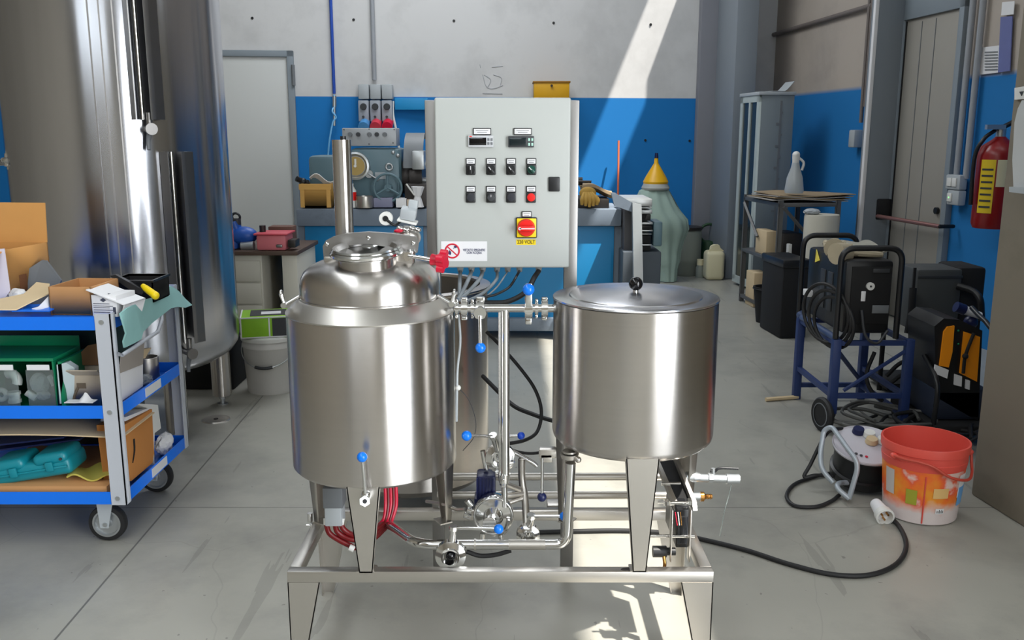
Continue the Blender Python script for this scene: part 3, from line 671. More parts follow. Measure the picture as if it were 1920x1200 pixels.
# ================================================================== LEFT BACKGROUND BENCH
BY = 5.75
def Bx(px, py, dy=0): return at(px, py, BY + dy)
t = thing('workbench', 'cream drawer workbench with dark wooden top left of the lathe', 'workbench', Vector((Bx(480, 500).x, BY, 0)))
a, c = Bx(405, 470), Bx(560, 478); MB().box((a.x, BY - .03, a.z), (c.x, BY + .6, c.z), .004).build('worktop', WOODT, t)
zt = c.z
a, c = Bx(405, 480), Bx(497, 600); dr = MB().box((a.x, BY, zt), (c.x, BY + .55, .08), .004).build('drawer_cabinet', BENCHP, t)
for k in range(4):
    z0 = .1 + k * .145; MB().box((a.x + .01, BY - .012, z0), (c.x - .01, BY, z0 + .135), .003).build('drawer', BENCHP, dr)
a, c = Bx(528, 480), Bx(562, 600); MB().box((a.x, BY, zt), (c.x, BY + .55, .0), .004).build('end_panel', BENCHP, t)
MB().box((Bx(497, 500).x, BY + .5, zt), (a.x, BY + .52, .1)).build('back_panel', DARKM, t)
# blue casting on the bench
p = Bx(452, 469, .1); p.z = Bx(480, 470, -.03).z + .002; t = thing('blue_pump_casting', 'blue pump casting on the bench top beside the big tank', 'pump casting', p)
BC = mat('royal_blue_paint', (26, 84, 176), .4)
MB().sph(p + Vector((.02, 0, .08)), .085, (1.1, .8, .7)).sph(p + Vector((-.06, 0, .1)), .06).cyl(p + Vector((-.02, 0, .1)), p + Vector((-.04, 0, .17)), .04).cyl(p + Vector((-.05, 0, 0)), p + Vector((-.05, 0, .08)), .05).build('body', BC, t)
MB().torus(p + Vector((-.02, 0, .2)), .025, .008, (0, 1, .3)).cyl(p + Vector((-.02, 0, .15)), p + Vector((-.02, 0, .19)), .03).build('lifting_eye', DGREY, t)
MB().cyl(p + Vector((.02, -.05, .015)), p + Vector((.1, -.05, .02)), .03).build('flange', GALV, t)
p = Bx(509, 470, .0); t = thing('pink_tray', 'pink plastic tub on the bench top', 'tub', p)
MB().cbox(p + Vector((0, .1, .05)), (.19, .2, .1), bev=.015).build('tub_body', PINK, t); MB().cbox(p + Vector((0, .1, .104)), (.215, .225, .012), bev=.004).build('rim', mat('pink_rim', (206, 78, 92), .5), t)
p = Bx(493, 440, .1); o = MB().cyl(p, p + Vector((0, 0, .06)), .02).build('metal_can', DARKM); tag(o, 'small upright metal tube standing in the pink tub', 'tube')
for (px, py, w_, h_, lab, mm) in ((530, 436, .16, .02, 'flat brown tin tray behind the pink tub', mat('rust_brown', (104, 72, 60), .6)), (543, 460, .05, .05, 'dark machine part on the bench right of the pink tub', DARKM), (528, 468, .04, .02, 'small grey metal ring on the bench beside the dark machine part', DSTEEL)):
    p = Bx(px + (8 if px == 543 else 0), py, .3 if py < 450 else .05); zb_ = zt_ = Bx(480, 470).z
    o = MB().cbox(Vector((p.x, p.y, zb_ + .02 + (.06 if py < 450 else h_ / 2))), (w_, .12, h_ + (.08 if py < 450 else 0)), bev=.006).build('tin' if py < 450 else 'machine_part', mm); tag(o, lab, 'tin' if py < 450 else 'machine part')
# white bucket and green box
p = fl(499, 742); p.y += .14; t = thing('white_bucket', 'white plastic bucket with lid standing behind the jacketed tank', 'bucket', p)
zt = at(499, 640, p.y - .14).z + .01; r0, r1 = .135, .155
MB().rev([(0, 0), (r0, 0), (r0 + .003, .01), (r1 * .985, zt * .8), (r1 * 1.02, zt * .82), (r1 * 1.02, zt * .86), (r1, zt * .88), (r1, zt), (0, zt)], p).build('bucket_body', mat('bucket_white', (206, 204, 200), .45, 0, .03), t)
MB().rev([(r1 * 1.04, -.02), (r1 * 1.05, .0), (r1 * .96, .008), (0, .0)], p + Vector((0, 0, zt))).build('lid', WHITEP, t)
a = [p + Vector((r1 * 1.03 * math.cos(R(q)), r1 * 1.05 * math.sin(R(q)), zt * .84 - .11 * math.sin(PI * (q - 180) / 180))) for q in range(180, 361, 12)]
MB().tube(a, .0035, 6).build('bail', GALV, t); MB().tube([a[6], a[7], a[8], a[9]], .009, 8).build('grip', DGREY, t)
lz = zt + .01; t = thing('green_product_box', 'green and black printed box lying on the white bucket', 'box', p + Vector((0, 0, lz)))
q0 = Vector((p.x - .17, p.y - .12, lz)); GB = mat('lime_green_print', (140, 196, 40), .5, 0, .12, 14)
Mr = Matrix.Translation(Vector((p.x, p.y, lz))) @ Matrix.Rotation(R(14), 4, 'Z')
MB().box((-.15, -.13, 0), (.15, .13, .115), .003, Mr).build('box', GB, t)
MB().box((.02, -.132, .006), (.151, -.1, .108), 0, Mr).box((-.1, -.08, .115), (.1, .1, .117), 0, Mr).build('black_print', DGREY, t)
MB().box((-.153, -.134, 0), (-.146, .133, .117), 0, Mr).box((-.15, -.134, .112), (.151, -.128, .118), 0, Mr).box((-.15, -.134, 0), (.151, -.128, .006), 0, Mr).box((.0, -.134, 0), (.008, -.13, .118), 0, Mr).box((-.04, -.04, .117), (.07, .04, .1175), 0, Mr).build('white_print', PAPER, t)
# black crate on the floor behind the tank leg
a, c = fl(300, 742), fl(452, 738); t = thing('black_crate', 'low black crate on the floor behind the big tank leg', 'crate', (a + c) / 2)
MB().box((a.x, 5.1, 0), (-1.62, 5.5, .3), .01).build('crate_body', SOOT, t); MB().box((a.x - .01, 5.09, .29), (-1.61, 5.51, .31), .004).build('rim', BLACK, t)
# ================================================================== THE SKID
FX0, FX1, YF, YR, ZF = -.611, .548, 2.275, 2.712, .291
fr = thing('equipment_stand', 'stainless steel base stand with tapered legs and tall posts carrying the tanks', 'stand', (-.03, 2.49, 0))
def fb_(p, q, name='beam', m=STEELF): return MB().box(p, q, .002).build(name, m, fr)
T = .032
fb_((FX0, YF, ZF - T), (FX1, YF + T, ZF), 'front_beam'); fb_((FX0, YR - T, ZF - T), (FX1, YR, ZF), 'rear_beam')
fb_((FX0, YF + T, ZF - T), (FX0 + T, YR - T, ZF), 'side_beam'); fb_((FX1 - T, YF + T, ZF - T), (FX1, YR - T, ZF), 'side_beam')
for sx, x in ((1, FX0), (-1, FX1)):
    for sy, y in ((1, YF), (-1, YR)):
        z = ZF - T; b = MB()
        b.prism([(x, y, z), (x + sx * .088, y, z), (x + sx * .034, y, 0), (x, y, 0)], (0, sy * .003, 0))
        b.prism([(x, y, z), (x, y + sy * .06, z), (x, y + sy * .03, 0), (x, y, 0)], (sx * .003, 0, 0))
        b.prism([(x + sx * .088, y, z), (x + sx * .034, y, 0), (x + sx * .034, y + sy * .014, 0), (x + sx * .088, y + sy * .014, z)], (-sx * .003, 0, 0))
        b.build('leg', STEELF, fr)
PY = 2.80
ztop = at(930, 184, 2.70).z
for (x0, x1) in ((798, 822), (1060, 1085)):
    a, c = at(x0, 300, PY), at(x1, 300, PY); MB().box((a.x, PY, 0), (c.x, PY + .04, ztop - .002), .002).build('cabinet_post', DSTEEL, fr)
for y in (898, 933):
    z = at(1100, y, 2.72).z; MB().tube([(-.24, 2.74, z), (.52, 2.74, z)], .0125, 12, smooth=False).build('crossbar', STEELF, fr)
MB().box((at(1030, 300, PY).x, 2.71, .262), (at(1075, 300, PY).x, PY, .291), .002).build('post_bracket', STEELF, fr)
MB().box((at(815, 300, PY).x, 2.71, .262), (at(835, 300, PY).x, PY, .291), .002).build('post_bracket', STEELF, fr)
b = MB(); p = at(1180, 1066, 2.29); b.sph((p.x, YF + .014, ZF), .008, (3, 1.2, .5)); b.build('weld_bead', DARKM, fr)
# side bolt lug at the left rear
def tleg(parent, cx, cy, Rr, ang, z1, z0, w1=.088, w0=.036, t=.003, inner=.035):
    a = R(ang); n = Vector((math.cos(a), math.sin(a), 0)); s = Vector((-n.y, n.x, 0)); c = Vector((cx, cy, 0)) + n * (Rr - .002)
    b = MB(); up = Vector((0, 0, 1))
    b.prism([c + s * w1 / 2 + up * z1, c - s * w1 / 2 + up * z1, c - s * w0 / 2 + up * z0, c + s * w0 / 2 + up * z0], -n * t)
    for k in (1, -1):
        b.prism([c + k * s * w1 / 2 + up * z1, c + k * s * w0 / 2 + up * z0, c + k * s * w0 / 2 + up * z0 - n * inner * .5, c + k * s * w1 / 2 + up * z1 - n * inner], -k * s * t)
    b.box(-Vector((w0 * .7, .02, 0)), Vector((w0 * .7, .02, .004)), 0, Matrix.Translation(c - n * .02 + up * z0) @ Matrix.Rotation(a + PI / 2, 4, 'Z'))
    return b.build('leg', STEELF, parent)
# ---------------- left tank
LX, LYC, LR = -.3955, 2.5, .2335
lt = thing('jacketed_tank', 'brushed steel jacketed tank with domed top, manway and red hand knob', 'tank', (LX, LYC, ZF))
zb, zr = .532, .972
MB().rev([(0, zb - .02), (LR * .8, zb - .018), (LR - .006, zb - .003), (LR, zb + .004), (LR, zr - .004), (LR - .002, zr)], (LX, LYC, 0), seg=96).build('shell', STEEL, lt)
MB().rev([(LR + .001, zr - .002), (LR + .0015, zr + .002), (LR - .002, zr + .006), (.20, zr + .036), (.194, zr + .04), (0, zr + .04)], (LX, LYC, 0), seg=96).build('shoulder_ring', STEELF, lt)
zd = zr + .038
MB().rev([(.196, zd), (.196, zd + .004), (.1935, zd + .006), (.1935, zd + .036), (.190, zd + .055), (.181, zd + .073), (.165, zd + .088), (.14, zd + .099), (.1, zd + .108), (.05, zd + .112), (0, zd + .113)], (LX, LYC, 0), seg=96).build('dome', STEEL, lt)
for a in (270, 30, 150): tleg(lt, LX, LYC, LR, a, zb + .004, ZF)
# manway
mc = Vector((-.388, 2.425, 1.074)); ax = Vector((-.03, -.10, 1)).normalized()
nk = MB().rev([(.082, -.05), (.079, .0), (.079, .064), (.083, .068)], mc, ax, 64).build('manway_neck', STEEL, lt)
MB().rev([(.083, .062), (.094, .065), (.098, .069), (.098, .075), (.093, .080), (.088, .080), (.088, .062)], mc, ax, 64).build('neck_rim', POLISH, lt)
MB().rev([(.088, .078), (.093, .083), (.089, .087), (.082, .085), (.075, .074), (.04, .067), (0, .066)], mc, ax, 64).build('manway_lid', POLISH, lt)
YB = 2.47
def Y_(px, py, d=0): return at(px, py, YB + d)
yk = MB().prism([Y_(605, 462), Y_(611, 451), Y_(624, 444), Y_(650, 438), (Y_(690, 435)), Y_(735, 438), Y_(780, 445), Y_(784, 458), Y_(782, 474), Y_(770, 478), Y_(740, 466), Y_(690, 457), Y_(655, 460), Y_(634, 470), Y_(626, 482), Y_(622, 497), Y_(608, 497)], (0, .02, 0)).build('clamp_yoke', DSTEEL, lt)
for x, y in ((613, 458), (691, 446), (775, 456)): 
    p = Y_(x, y); MB().sph(p, .0065, (1, .6, 1)).build('yoke_bolt', POLISH, yk)
MB().box(Y_(607, 495, -.005), Y_(640, 478, .03), .004).build('hinge_block', STEELF, lt)
b = MB().prism([Y_(743, 500, -.03), Y_(741, 478, -.03), Y_(752, 472, -.03), Y_(766, 474, -.03), Y_(774, 484, -.03), Y_(772, 500, -.03), Y_(760, 505, -.03)], (0, .03, 0)); b.build('latch_block', STEELF, lt)
MB().cyl(Y_(764, 481, -.045), Y_(764, 481, -.02), .012).build('latch_pin', POLISH, lt)
r0, r1 = Y_(766, 480, -.04), Y_(812, 487, -.06)
MB().tube([r0, r1], .0055, 12, smooth=False).build('swing_bolt', POLISH, lt)
d = (r1 - r0).normalized()
kb = MB().cyl(r1 - d * .004, r1 + d * .016, .016, .013); kc = r1 + d * .026
M = Matrix.Translation(kc) @ frame_of(d)
for k in range(4):
    a = R(45 + 90 * k + 20); q = M @ Vector((math.cos(a) * .022, math.sin(a) * .022, 0)); kb.cyl(q - d * .009, q + d * .009, .0105, seg=14)
kb.cyl(kc - d * .01, kc + d * .01, .02); kb.build('hand_knob', CRIMSON, lt)
# toggle latches on shoulder
for ang, s in ((196, 1), (-12, 1)):
    a = R(ang); c0 = Vector((LX + math.cos(a) * .195, LYC + math.sin(a) * .195, zd + .01)); c1 = Vector((LX + math.cos(a) * .235, LYC + math.sin(a) * .235, zd - .012))
    t_ = MB().tube([c0, c1], .005).cyl(c1 - Vector((0, .012, 0)), c1 + Vector((0, .012, 0)), .008).tube([c1, c1 + Vector((math.cos(a) * .008, 0, .03))], [.004, .007], 8, n=1).sph(c1 + Vector((math.cos(a) * .008, 0, .033)), .009, (.6, 1, 1)).build('toggle_latch', POLISH, lt)
# vent tube
vx = at(640, 262, 2.60); MB().cyl((vx.x, 2.60, 1.07), (vx.x, 2.60, vx.z), .0265, seg=32).build('vent_tube', STEEL, lt)
MB().cyl((vx.x + .005, 2.60, vx.z), (vx.x + .005, 2.60, vx.z + .01), .008).build('vent_cap', BLACK, lt)
# sensor head cluster at the back of the dome
SH = 2.60
def Sx(px, py, d=0): return at(px, py, SH + d)
sh = MB().sph(Sx(762, 445), .042, (1, .8, .75)).cyl(Sx(765, 462), Sx(768, 425), .018).build('sensor_mount', STEELF, lt)
MB().box((-.022, -.02, -.016), (.022, .02, .016), .004, Matrix.Translation(Sx(766, 400)) @ Euler((.2, .18, 0)).to_matrix().to_4x4()).build('sensor_box', GREYP, sh)
MB().box((-.026, -.022, -.003), (.03, .022, .003), .001, Matrix.Translation(Sx(763, 414)) @ Euler((.1, .22, 0)).to_matrix().to_4x4()).build('box_flange', WHITEP, sh)
p = Sx(723, 410, -.02); MB().cyl(p, p + Vector((0, .02, 0)), .019).build('round_gauge', WHITEP, sh); MB().cyl(p + Vector((0, -.003, 0)), p, .008).build('gauge_hub', BLACK, sh)
MB().tube([Sx(725, 412, -.02), Sx(740, 422, -.02), Sx(752, 414, 0)], .004).build('gauge_cable', BLACK, sh)
for k in range(4):
    MB().sph(Sx(750 + 11 * k, 428 + 3 * (k % 2), -.03), .009, (1.2, 1, .8)).build('fitting', POLISH, sh)
MB().sph(Sx(747, 433, -.04), .008, (1.6, 1, .7)).build('red_cap', CRIMSON, sh)
p = Sx(775, 383, .01); MB().box((-.013, -.013, -.012), (.013, .013, .012), .002, Matrix.Translation(p) @ Euler((0, .15, 0)).to_matrix().to_4x4()).build('small_module', GREYP, sh)
# small blowoff fitting on the dome, right of manway
MB().cyl((LX + .12, 2.47, zd + .09), (LX + .12, 2.47, zd + .125), .011).sph((LX + .12, 2.47, zd + .127), .012).build('dome_fitting', POLISH, lt)

def knobrod(parent, a, b_, kr=.0135, kn=BLUEK, rr=.0045):
    MB().tube([a, b_], rr, 10, smooth=False).build('handle', POLISH, parent); MB().sph(b_, kr, seg=24).build('knob', kn, parent)
# drain valve on front leg of the left tank
DV = 2.225
dv = MB().cyl(at(684, 940, DV), at(684, 940, DV + .045), .0125, seg=20).cyl(at(684, 940, DV - .012), at(684, 940, DV), .0145, .016, seg=6).sph(at(686, 927, DV + .01), .012).build('drain_valve', POLISH, lt)
MB().cyl(at(684, 940, DV - .0135), at(684, 940, DV - .011), .006).build('bore', BLACK, dv)
knobrod(dv, at(685, 926, DV), at(679, 857, DV - .01))
# electrical box with red hoses
EB = 2.52
def Ex(px, py, d=0): return at(px, py, EB + d)
eb = thing('electrical_box', 'grey electrical connection box with glands under the jacketed tank', 'electrical box', Ex(625, 955))
MB().box(Ex(606, 918), Ex(648, 972, .06), .004).build('box_body', GREYP, eb); MB().box(Ex(604, 916, -.004), Ex(650, 938, .06), .003).build('lid', MIDGREY, eb)
for x in (612, 630, 641): MB().cyl(Ex(x, 972, .02), Ex(x - 1, 984, .015), .009, .007).build('gland', WHITEP, eb)
t = thing('red_hose_bundle', 'bundle of dark red hoses curving from the grey box behind the front leg', 'hose', Ex(650, 1000))
for k, (x, pts) in enumerate(((612, [(612, 984), (618, 1000), (635, 1012), (655, 1022), (668, 1026)]), (630, [(629, 984), (632, 996), (645, 1006), (668, 1012)]), (641, [(640, 984), (644, 992), (655, 1000), (672, 1003)]))):
    MB().tube([Ex(a, c, .02) for a, c in pts] + [Ex(700, 1010 - 8 * k, .06), Ex(722, 990 - 5 * k, .10)], .0085, 10).build('hose', REDH, t)
for k in range(5):
    x = 722 + k * 5; MB().tube([Ex(x, 905, .13), Ex(x + 1, 945, .12), Ex(x - 2 - k, 972, .1), Ex(x - 12, 985, .1)], .0055, 8).build('hose', MATS['crimson_socket_cap'] if k % 2 == 0 else REDH, t)
MB().tube([Ex(655, 1026, .0), Ex(664, 1030, .0)], .01).build('hose_end', WHITEP, t)
# bolted lug on frame at left
p = at(582, 985, 2.60); o = MB().cyl(p, p + Vector((.02, 0, 0)), .009, seg=6).cyl(p - Vector((.012, 0, 0)), p + Vector((.03, 0, 0)), .004).cyl(p + Vector((0, 0, .012)), p + Vector((0, 0, .04)), .008).build('lug', POLISH, lt)

# ---------------- right tank
RX, RYC, RR = .3455, 2.5, .2295
rt = thing('open_tank', 'plain round brushed steel tank on three tapered legs right of the control cabinet', 'tank', (RX, RYC, ZF))
zb2, zt2 = .604, 1.004
MB().rev([(0, zb2 - .012), (RR * .85, zb2 - .01), (RR - .012, zb2 - .002), (RR - .003, zb2 + .008), (RR, zb2 + .02), (RR, zt2), (RR - .003, zt2 + .002)], (RX, RYC, 0), seg=96).build('shell', STEEL, rt)
for a in (270, 32, 148): tleg(rt, RX, RYC, RR, a, zb2 + .01, ZF)
li = thing('tank_lid', 'round spun steel lid with black ball knob closing the right tank', 'lid', (RX, RYC, zt2))
MB().rev([(RR + .001, zt2 + .002), (RR + .0025, zt2 + .004), (RR + .001, zt2 + .0075), (RR - .004, zt2 + .009), (.186, zt2 + .0095), (.184, zt2 + .0125), (.18, zt2 + .0135), (.1, zt2 + .018), (.03, zt2 + .02), (0, zt2 + .02)], (RX, RYC, 0), seg=96).build('lid_disc', LIDST, li)
kn = MB().sph((RX, RYC, zt2 + .042), .0195, seg=32).build('ball_knob', BLACKG, li); MB().cyl((RX, RYC, zt2 + .018), (RX, RYC, zt2 + .028), .008).build('knob_stud', POLISH, li)

# ---------------- control cabinet
CY = 2.70
def K(px, py, d=0): return at(px, py, CY + d)
cc = thing('control_cabinet', 'light grey electrical control cabinet with switches and yellow red main isolator', 'control cabinet', K(941, 501))
a, c = K(814, 183), K(1067, 502)
MB().box((a.x, CY, a.z), (c.x, CY + .022, c.z), .006, seg=3).build('door', PANEL, cc)
MB().box((a.x + .004, CY + .022, a.z - .004), (c.x - .004, CY + .19, c.z + .004), .004).build('enclosure', PANELE, cc)
def kbox(x0, y0, x1, y1, d0, d1, m, name, parent, bev=.0015):
    a, c = K(x0, y0), K(x1, y1); return MB().box((a.x, CY - d0, a.z), (c.x, CY - d1, c.z), bev).build(name, m, parent)
def klines(x0, x1, ys, parent, m=DGREY, d=.0005):
    for k, y in enumerate(ys):
        i = (x1 - x0) * (.12 + .09 * (k % 2)); a, c = K(x0 + i, y - .5), K(x1 - i, y + .5)
        MB().box((a.x, CY - d - .0004, a.z), (c.x, CY - d, c.z)).build('nameplate_print', m, parent)
def nameplate(x0, y0, x1, y1):
    n = kbox(x0, y0, x1, y1, .006, 0, BLACK, 'nameplate', cc)
    kbox(x0 + 1.6, y0 + 1.6, x1 - 1.6, y1 - 1.6, .0066, .005, PAPER, 'nameplate_card', n, .0003)
    klines(x0 + 1.6, x1 - 1.6, [(y0 + y1) / 2 - 1.5, (y0 + y1) / 2 + 1.8], n, MIDGREY, .0066)
    return n
nameplate(887, 240, 921, 253); nameplate(963, 240, 997, 253)
TF = mat('thermostat_silver', (190, 192, 196), .35)
th1 = kbox(878, 254, 925, 276, .010, 0, TF, 'temperature_controller', cc)
kbox(880, 258, 912, 272, .0112, .009, BLACKG, 'display', th1, .0004); kbox(880.5, 254.8, 885, 257, .0108, .009, RED, 'red_mark', th1, .0003)
for x in (914, 920):
    for y in (259, 266.5): kbox(x, y, x + 4, y + 5, .0115, .009, MIDGREY, 'key', th1, .0005)
th2 = kbox(953, 255, 1001, 276, .012, 0, DGREY, 'temperature_controller', cc)
kbox(955, 258, 987, 273, .0128, .011, mat('dark_teal_display', (22, 34, 38), .15), 'display', th2, .0004)
for x in (990, 996):
    for y in (259, 268): kbox(x, y, x + 3.6, y + 5.4, .0135, .011, mat('mint_key', (176, 220, 206), .4) if 'mint_key' not in MATS else MATS['mint_key'], 'key', th2, .0006)
def station(x0, y0, kind, ang=0, col=BLACK):
    n = nameplate(x0, y0, x0 + 18.5, y0 + 12)
    m = kbox(x0, y0 + 11.5, x0 + 18.5, y0 + 31.5, .008, 0, BLACK, {'sel': 'selector_switch', 'btn': 'push_button', 'pot': 'potentiometer'}[kind], cc, .003)
    p = K(x0 + 9.4, y0 + 21.5, -.008)
    if kind == 'sel':
        MB().cyl(p, p + Vector((0, -.008, 0)), .0125, .0115).box((-.0035, -.024, -.0115), (.0035, -.006, .0115), .0015, Matrix.Translation(p) @ Matrix.Rotation(R(ang), 4, 'Y')).build('knob', col, m)
        MB().box((-.001, -.0246, .0005), (.001, -.0235, .0108), 0, Matrix.Translation(p) @ Matrix.Rotation(R(ang), 4, 'Y')).build('pointer', PAPER, m)
    elif kind == 'btn':
        MB().rev([(.0122, 0), (.0122, .004), (.0112, .0055), (0, .007)], p, (0, -1, 0), 28).build('button_cap', col, m)
    else:
        MB().rev([(.0122, 0), (.0118, .006), (.0105, .011), (.0095, .02), (0, .021)], p, (0, -1, 0), 28).build('knob', DGREY, m)
        MB().box((-.0007, -.0222, .002), (.0007, -.0205, .009), 0, Matrix.Translation(p)).build('pointer', PAPER, m)
station(873.5, 296.5, 'sel', 0); station(911.5, 296.5, 'sel', -38); station(949, 296.5, 'sel', -38); station(987, 296.5, 'sel', -45, mat('dark_green_knob', (8, 74, 62), .3))
DB = mat('charcoal_button', (44, 46, 54), .35)
station(873.5, 348.5, 'btn', 0, DB); station(911.5, 348.5, 'pot'); station(949, 348.5, 'btn', 0, DB); station(986.5, 348.5, 'btn', 0, RED)
kbox(1028.5, 331.5, 1049.5, 359, .007, 0, BLACK, 'door_lock', cc, .003)
nameplate(978, 396, 997, 407)
iso = kbox(967, 407, 1007, 446, .009, 0, BLACK, 'main_isolator', cc, .004)
kbox(969, 409, 1005, 444, .0115, .008, YELLOW, 'yellow_plate', iso, .003)
p = K(986.5, 427, -.0115)
MB().rev([(.0265, 0), (.0265, .004), (.023, .012), (0, .013)], p, (0, -1, 0), 40).build('red_rotary', RED, iso)
MB().box((-.026, -.03, -.0075), (.026, -.01, .0075), .003, Matrix.Translation(p)).build('red_handle', RED, iso)
MB().box((-.020, -.0312, -.0016), (.025, -.0295, .0016), 0, Matrix.Translation(p)).cyl(p + Vector((-.019, -.0295, 0)), p + Vector((-.019, -.0312, 0)), .0042).build('pointer', PAPER, iso)
vl_ = kbox(968, 449, 1004.5, 459, .0008, 0, YELLOW, 'voltage_label', cc, 0)
text('voltage_lettering', '220 VOLT', BLACK, K(986.5, 454, -.0012), .0145, vl_, squeeze=.86)
sg = kbox(827, 452.5, 913.5, 489.5, .0008, 0, PAPER, 'warning_label', cc, 0)
p = K(848, 470.5, -.0012)
MB().torus(p, .0205, .0024, (0, -1, 0), 40, 8).build('prohibition_ring', RED if 0 else mat('sign_red', (206, 16, 50), .5), sg)
MB().box((-.0205, -.0012, -.0016), (.0205, .0006, .0016), 0, Matrix.Translation(p) @ Matrix.Rotation(R(42), 4, 'Y')).build('prohibition_bar', MATS['sign_red'], sg)
NAVY = mat('sign_navy', (40, 44, 92), .5)
MB().prism([p + Vector(v) for v in ((.004, 0, .013), (.011, 0, .008), (.015, 0, .013), (.012, 0, .017))], (0, -.0006, 0)).prism([p + Vector(v) for v in ((.002, 0, .006), (.006, 0, .011), (.008, 0, .009))], (0, -.0006, 0)).build('bucket_symbol', NAVY, sg)
MB().prism([p + Vector((math.cos(R(a)) * r_ - .008, 0, math.sin(R(a)) * r_ - .007)) for a, r_ in ((0, .005), (50, .006), (90, .010), (130, .005), (180, .007), (250, .004), (300, .006))], (0, -.0006, 0)).build('flame_symbol', NAVY, sg)
text('warning_lettering', 'VIETATO SPEGNERE\nCON ACQUA', NAVY, K(889, 471.5, -.0012), .0098, sg, squeeze=.76)
# cables from the cabinet
GC = mat('grey_cable', (128, 136, 142), .5)
Bn = lambda x, y, d=0: at(x, y, 2.66 + d)
for k, (x, pts, r_, m_) in enumerate(((863, [(862, 530), (861, 556)], .006, GC), (884, [(880, 520), (868, 545), (858, 562)], .006, GC), (905, [(900, 522), (880, 545), (860, 563)], .006, GC), (932, [(930, 525), (905, 550), (872, 566)], .005, GC), (952, [(946, 518), (930, 540), (905, 560), (875, 570)], .0025, GC), (974, [(970, 515), (955, 538), (930, 552), (911, 557), (885, 568)], .004, BLACK), (1010, [(1002, 520), (985, 548), (950, 566), (911, 568), (880, 572)], .008, RUBBER))):
    g = K(x, 501, .1); MB().cyl(g + Vector((0, 0, .004)), g + Vector((0, 0, -.014)), .011, .008, 12).build('cable_gland', GREYP, cc)
    MB().tube([g + Vector((0, 0, -.012))] + [Bn(a, c, .05 - .01 * i) for i, (a, c) in enumerate(pts)], r_, 10).build('cable', m_, cc)
# ---------------- piping between the tanks
pw = thing('crossover_pipe', 'polished steel crossover pipe with two blue-knobbed valves joining the tanks', 'pipe', at(945, 577, 2.5))
zp = at(945, 578, 2.5).z
def X5(px): return at(px, 578, 2.5).x
MB().tube([(X5(852), 2.5, zp), (X5(1040), 2.5, zp)], .0115, 18, smooth=False).build('pipe', POLISH, pw)
def clampx(px, w=.014, r=.021, m=POLISH):
    x = X5(px); b = MB().cyl((x - w / 2, 2.5, zp), (x + w / 2, 2.5, zp), r, seg=24).cyl((x - w * .3, 2.5, zp), (x + w * .3, 2.5, zp), r * 1.12, seg=24)
    b.box((x - w * .5, 2.485, zp + r - .003), (x + w * .5, 2.512, zp + r + .008), .003).box((x - w * .45, 2.485, zp - r - .008), (x + w * .45, 2.512, zp - r + .003), .003); b.build('tri_clamp', m, pw)
for px in (857, 871, 886, 1006, 1021): clampx(px, .018 if px in (871, 1021) else .009, .019 if px in (857, 886, 1006) else .024)
v = MB().cyl((X5(893), 2.5, zp), (X5(908), 2.5, zp), .024, seg=28).cyl((X5(901), 2.5, zp), (X5(901), 2.46, zp - .006), .014).cyl((X5(901), 2.464, zp - .006), (X5(901), 2.452, zp - .006), .018, seg=8).box((X5(901) - .012, 2.485, zp + .02), (X5(901) + .012, 2.51, zp + .034), .003).build('butterfly_valve', POLISH, pw)
knobrod(v, Vector((X5(901), 2.452, zp - .012)), at(901, 652, 2.44), .0145, BLUEK, .0055)
v = MB().cyl((X5(984), 2.5, zp), (X5(998), 2.5, zp), .031, seg=28).box((X5(985), 2.485, zp + .026), (X5(997), 2.515, zp + .042), .003).box((X5(985), 2.485, zp - .044), (X5(997), 2.515, zp - .026), .003).cyl((X5(991), 2.47, zp), (X5(991), 2.5, zp), .013).build('butterfly_valve', POLISH, pw)
MB().box((X5(984) + .001, 2.468, zp + .01), (X5(998) - .001, 2.475, zp + .075), .004).build('handle', POLISH, v); MB().sph(at(991, 543, 2.462), .0165, seg=24).build('knob', BLUEK, v)
# vertical return pipe
vp = thing('lower_pipework', 'polished lower steel pipework with blue-knobbed valves between the tank legs', 'pipework', (at(950, 900, 2.5).x, 2.5, ZF))
xa, xb = at(938, 700, 2.5).x, at(947, 700, 2.5).x
MB().bend([(xa - .001, 2.5, zp), (xa - .001, 2.505, .46)], .0045).build('thin_tube', POLISH, vp)
MB().tube([(xb, 2.5, zp - .004), (xb, 2.5, at(945, 888, 2.5).z)], .013, 18, smooth=False).build('riser_pipe', POLISH, vp)
HY = 2.40
def Hp(px, py, d=0): return at(px, py, HY + d)
zh = Hp(900, 1021).z
MB().bend([Hp(722, 978, .26), Vector((Hp(772, 1019).x, HY + .02, zh)), Vector((Hp(800, 1021).x, HY, zh)), Vector((Hp(1062, 1021).x, HY, zh)), Vector((Hp(1068, 1021).x, HY, Hp(1068, 868).z))], .0145, .035, 18).build('bottom_pipe', POLISH, vp)
MB().cyl((Hp(953, 0).x, HY, zh), (Hp(1030, 0).x, HY, zh), .0152, seg=24).build('pipe_sleeve', STEELF, vp)
MB().cyl((Hp(880, 0).x, HY, zh), (Hp(884, 0).x, HY, zh), .0165, seg=24).build('pipe_weld_ring', STEELF, vp)
def bvalve(c, r, stem_to, kn_at, axis=(0, -1, 0), parent=vp, knc=BLUEK, kr=.0135):
    c = Vector(c); n = Vector(axis)
    v = MB().rev([(0, -.02), (r * .55, -.02), (r * .6, -.012), (r, -.010), (r, .010), (r * .78, .014), (r * .62, .016), (r * .6, .022), (r * .5, .022), (r * .42, .0), (0, .0)], c, axis, 36).cyl(c, Vector(stem_to), .011, .009, 16).build('butterfly_valve', POLISH, parent)
    MB().cyl(Vector(stem_to) - (Vector(stem_to) - c).normalized() * .006, Vector(stem_to) + (Vector(stem_to) - c).normalized() * .006, .0125, seg=8).build('stem_nut', POLISH, v)
    knobrod(v, Vector(stem_to), Vector(kn_at), kr, knc)
    return v
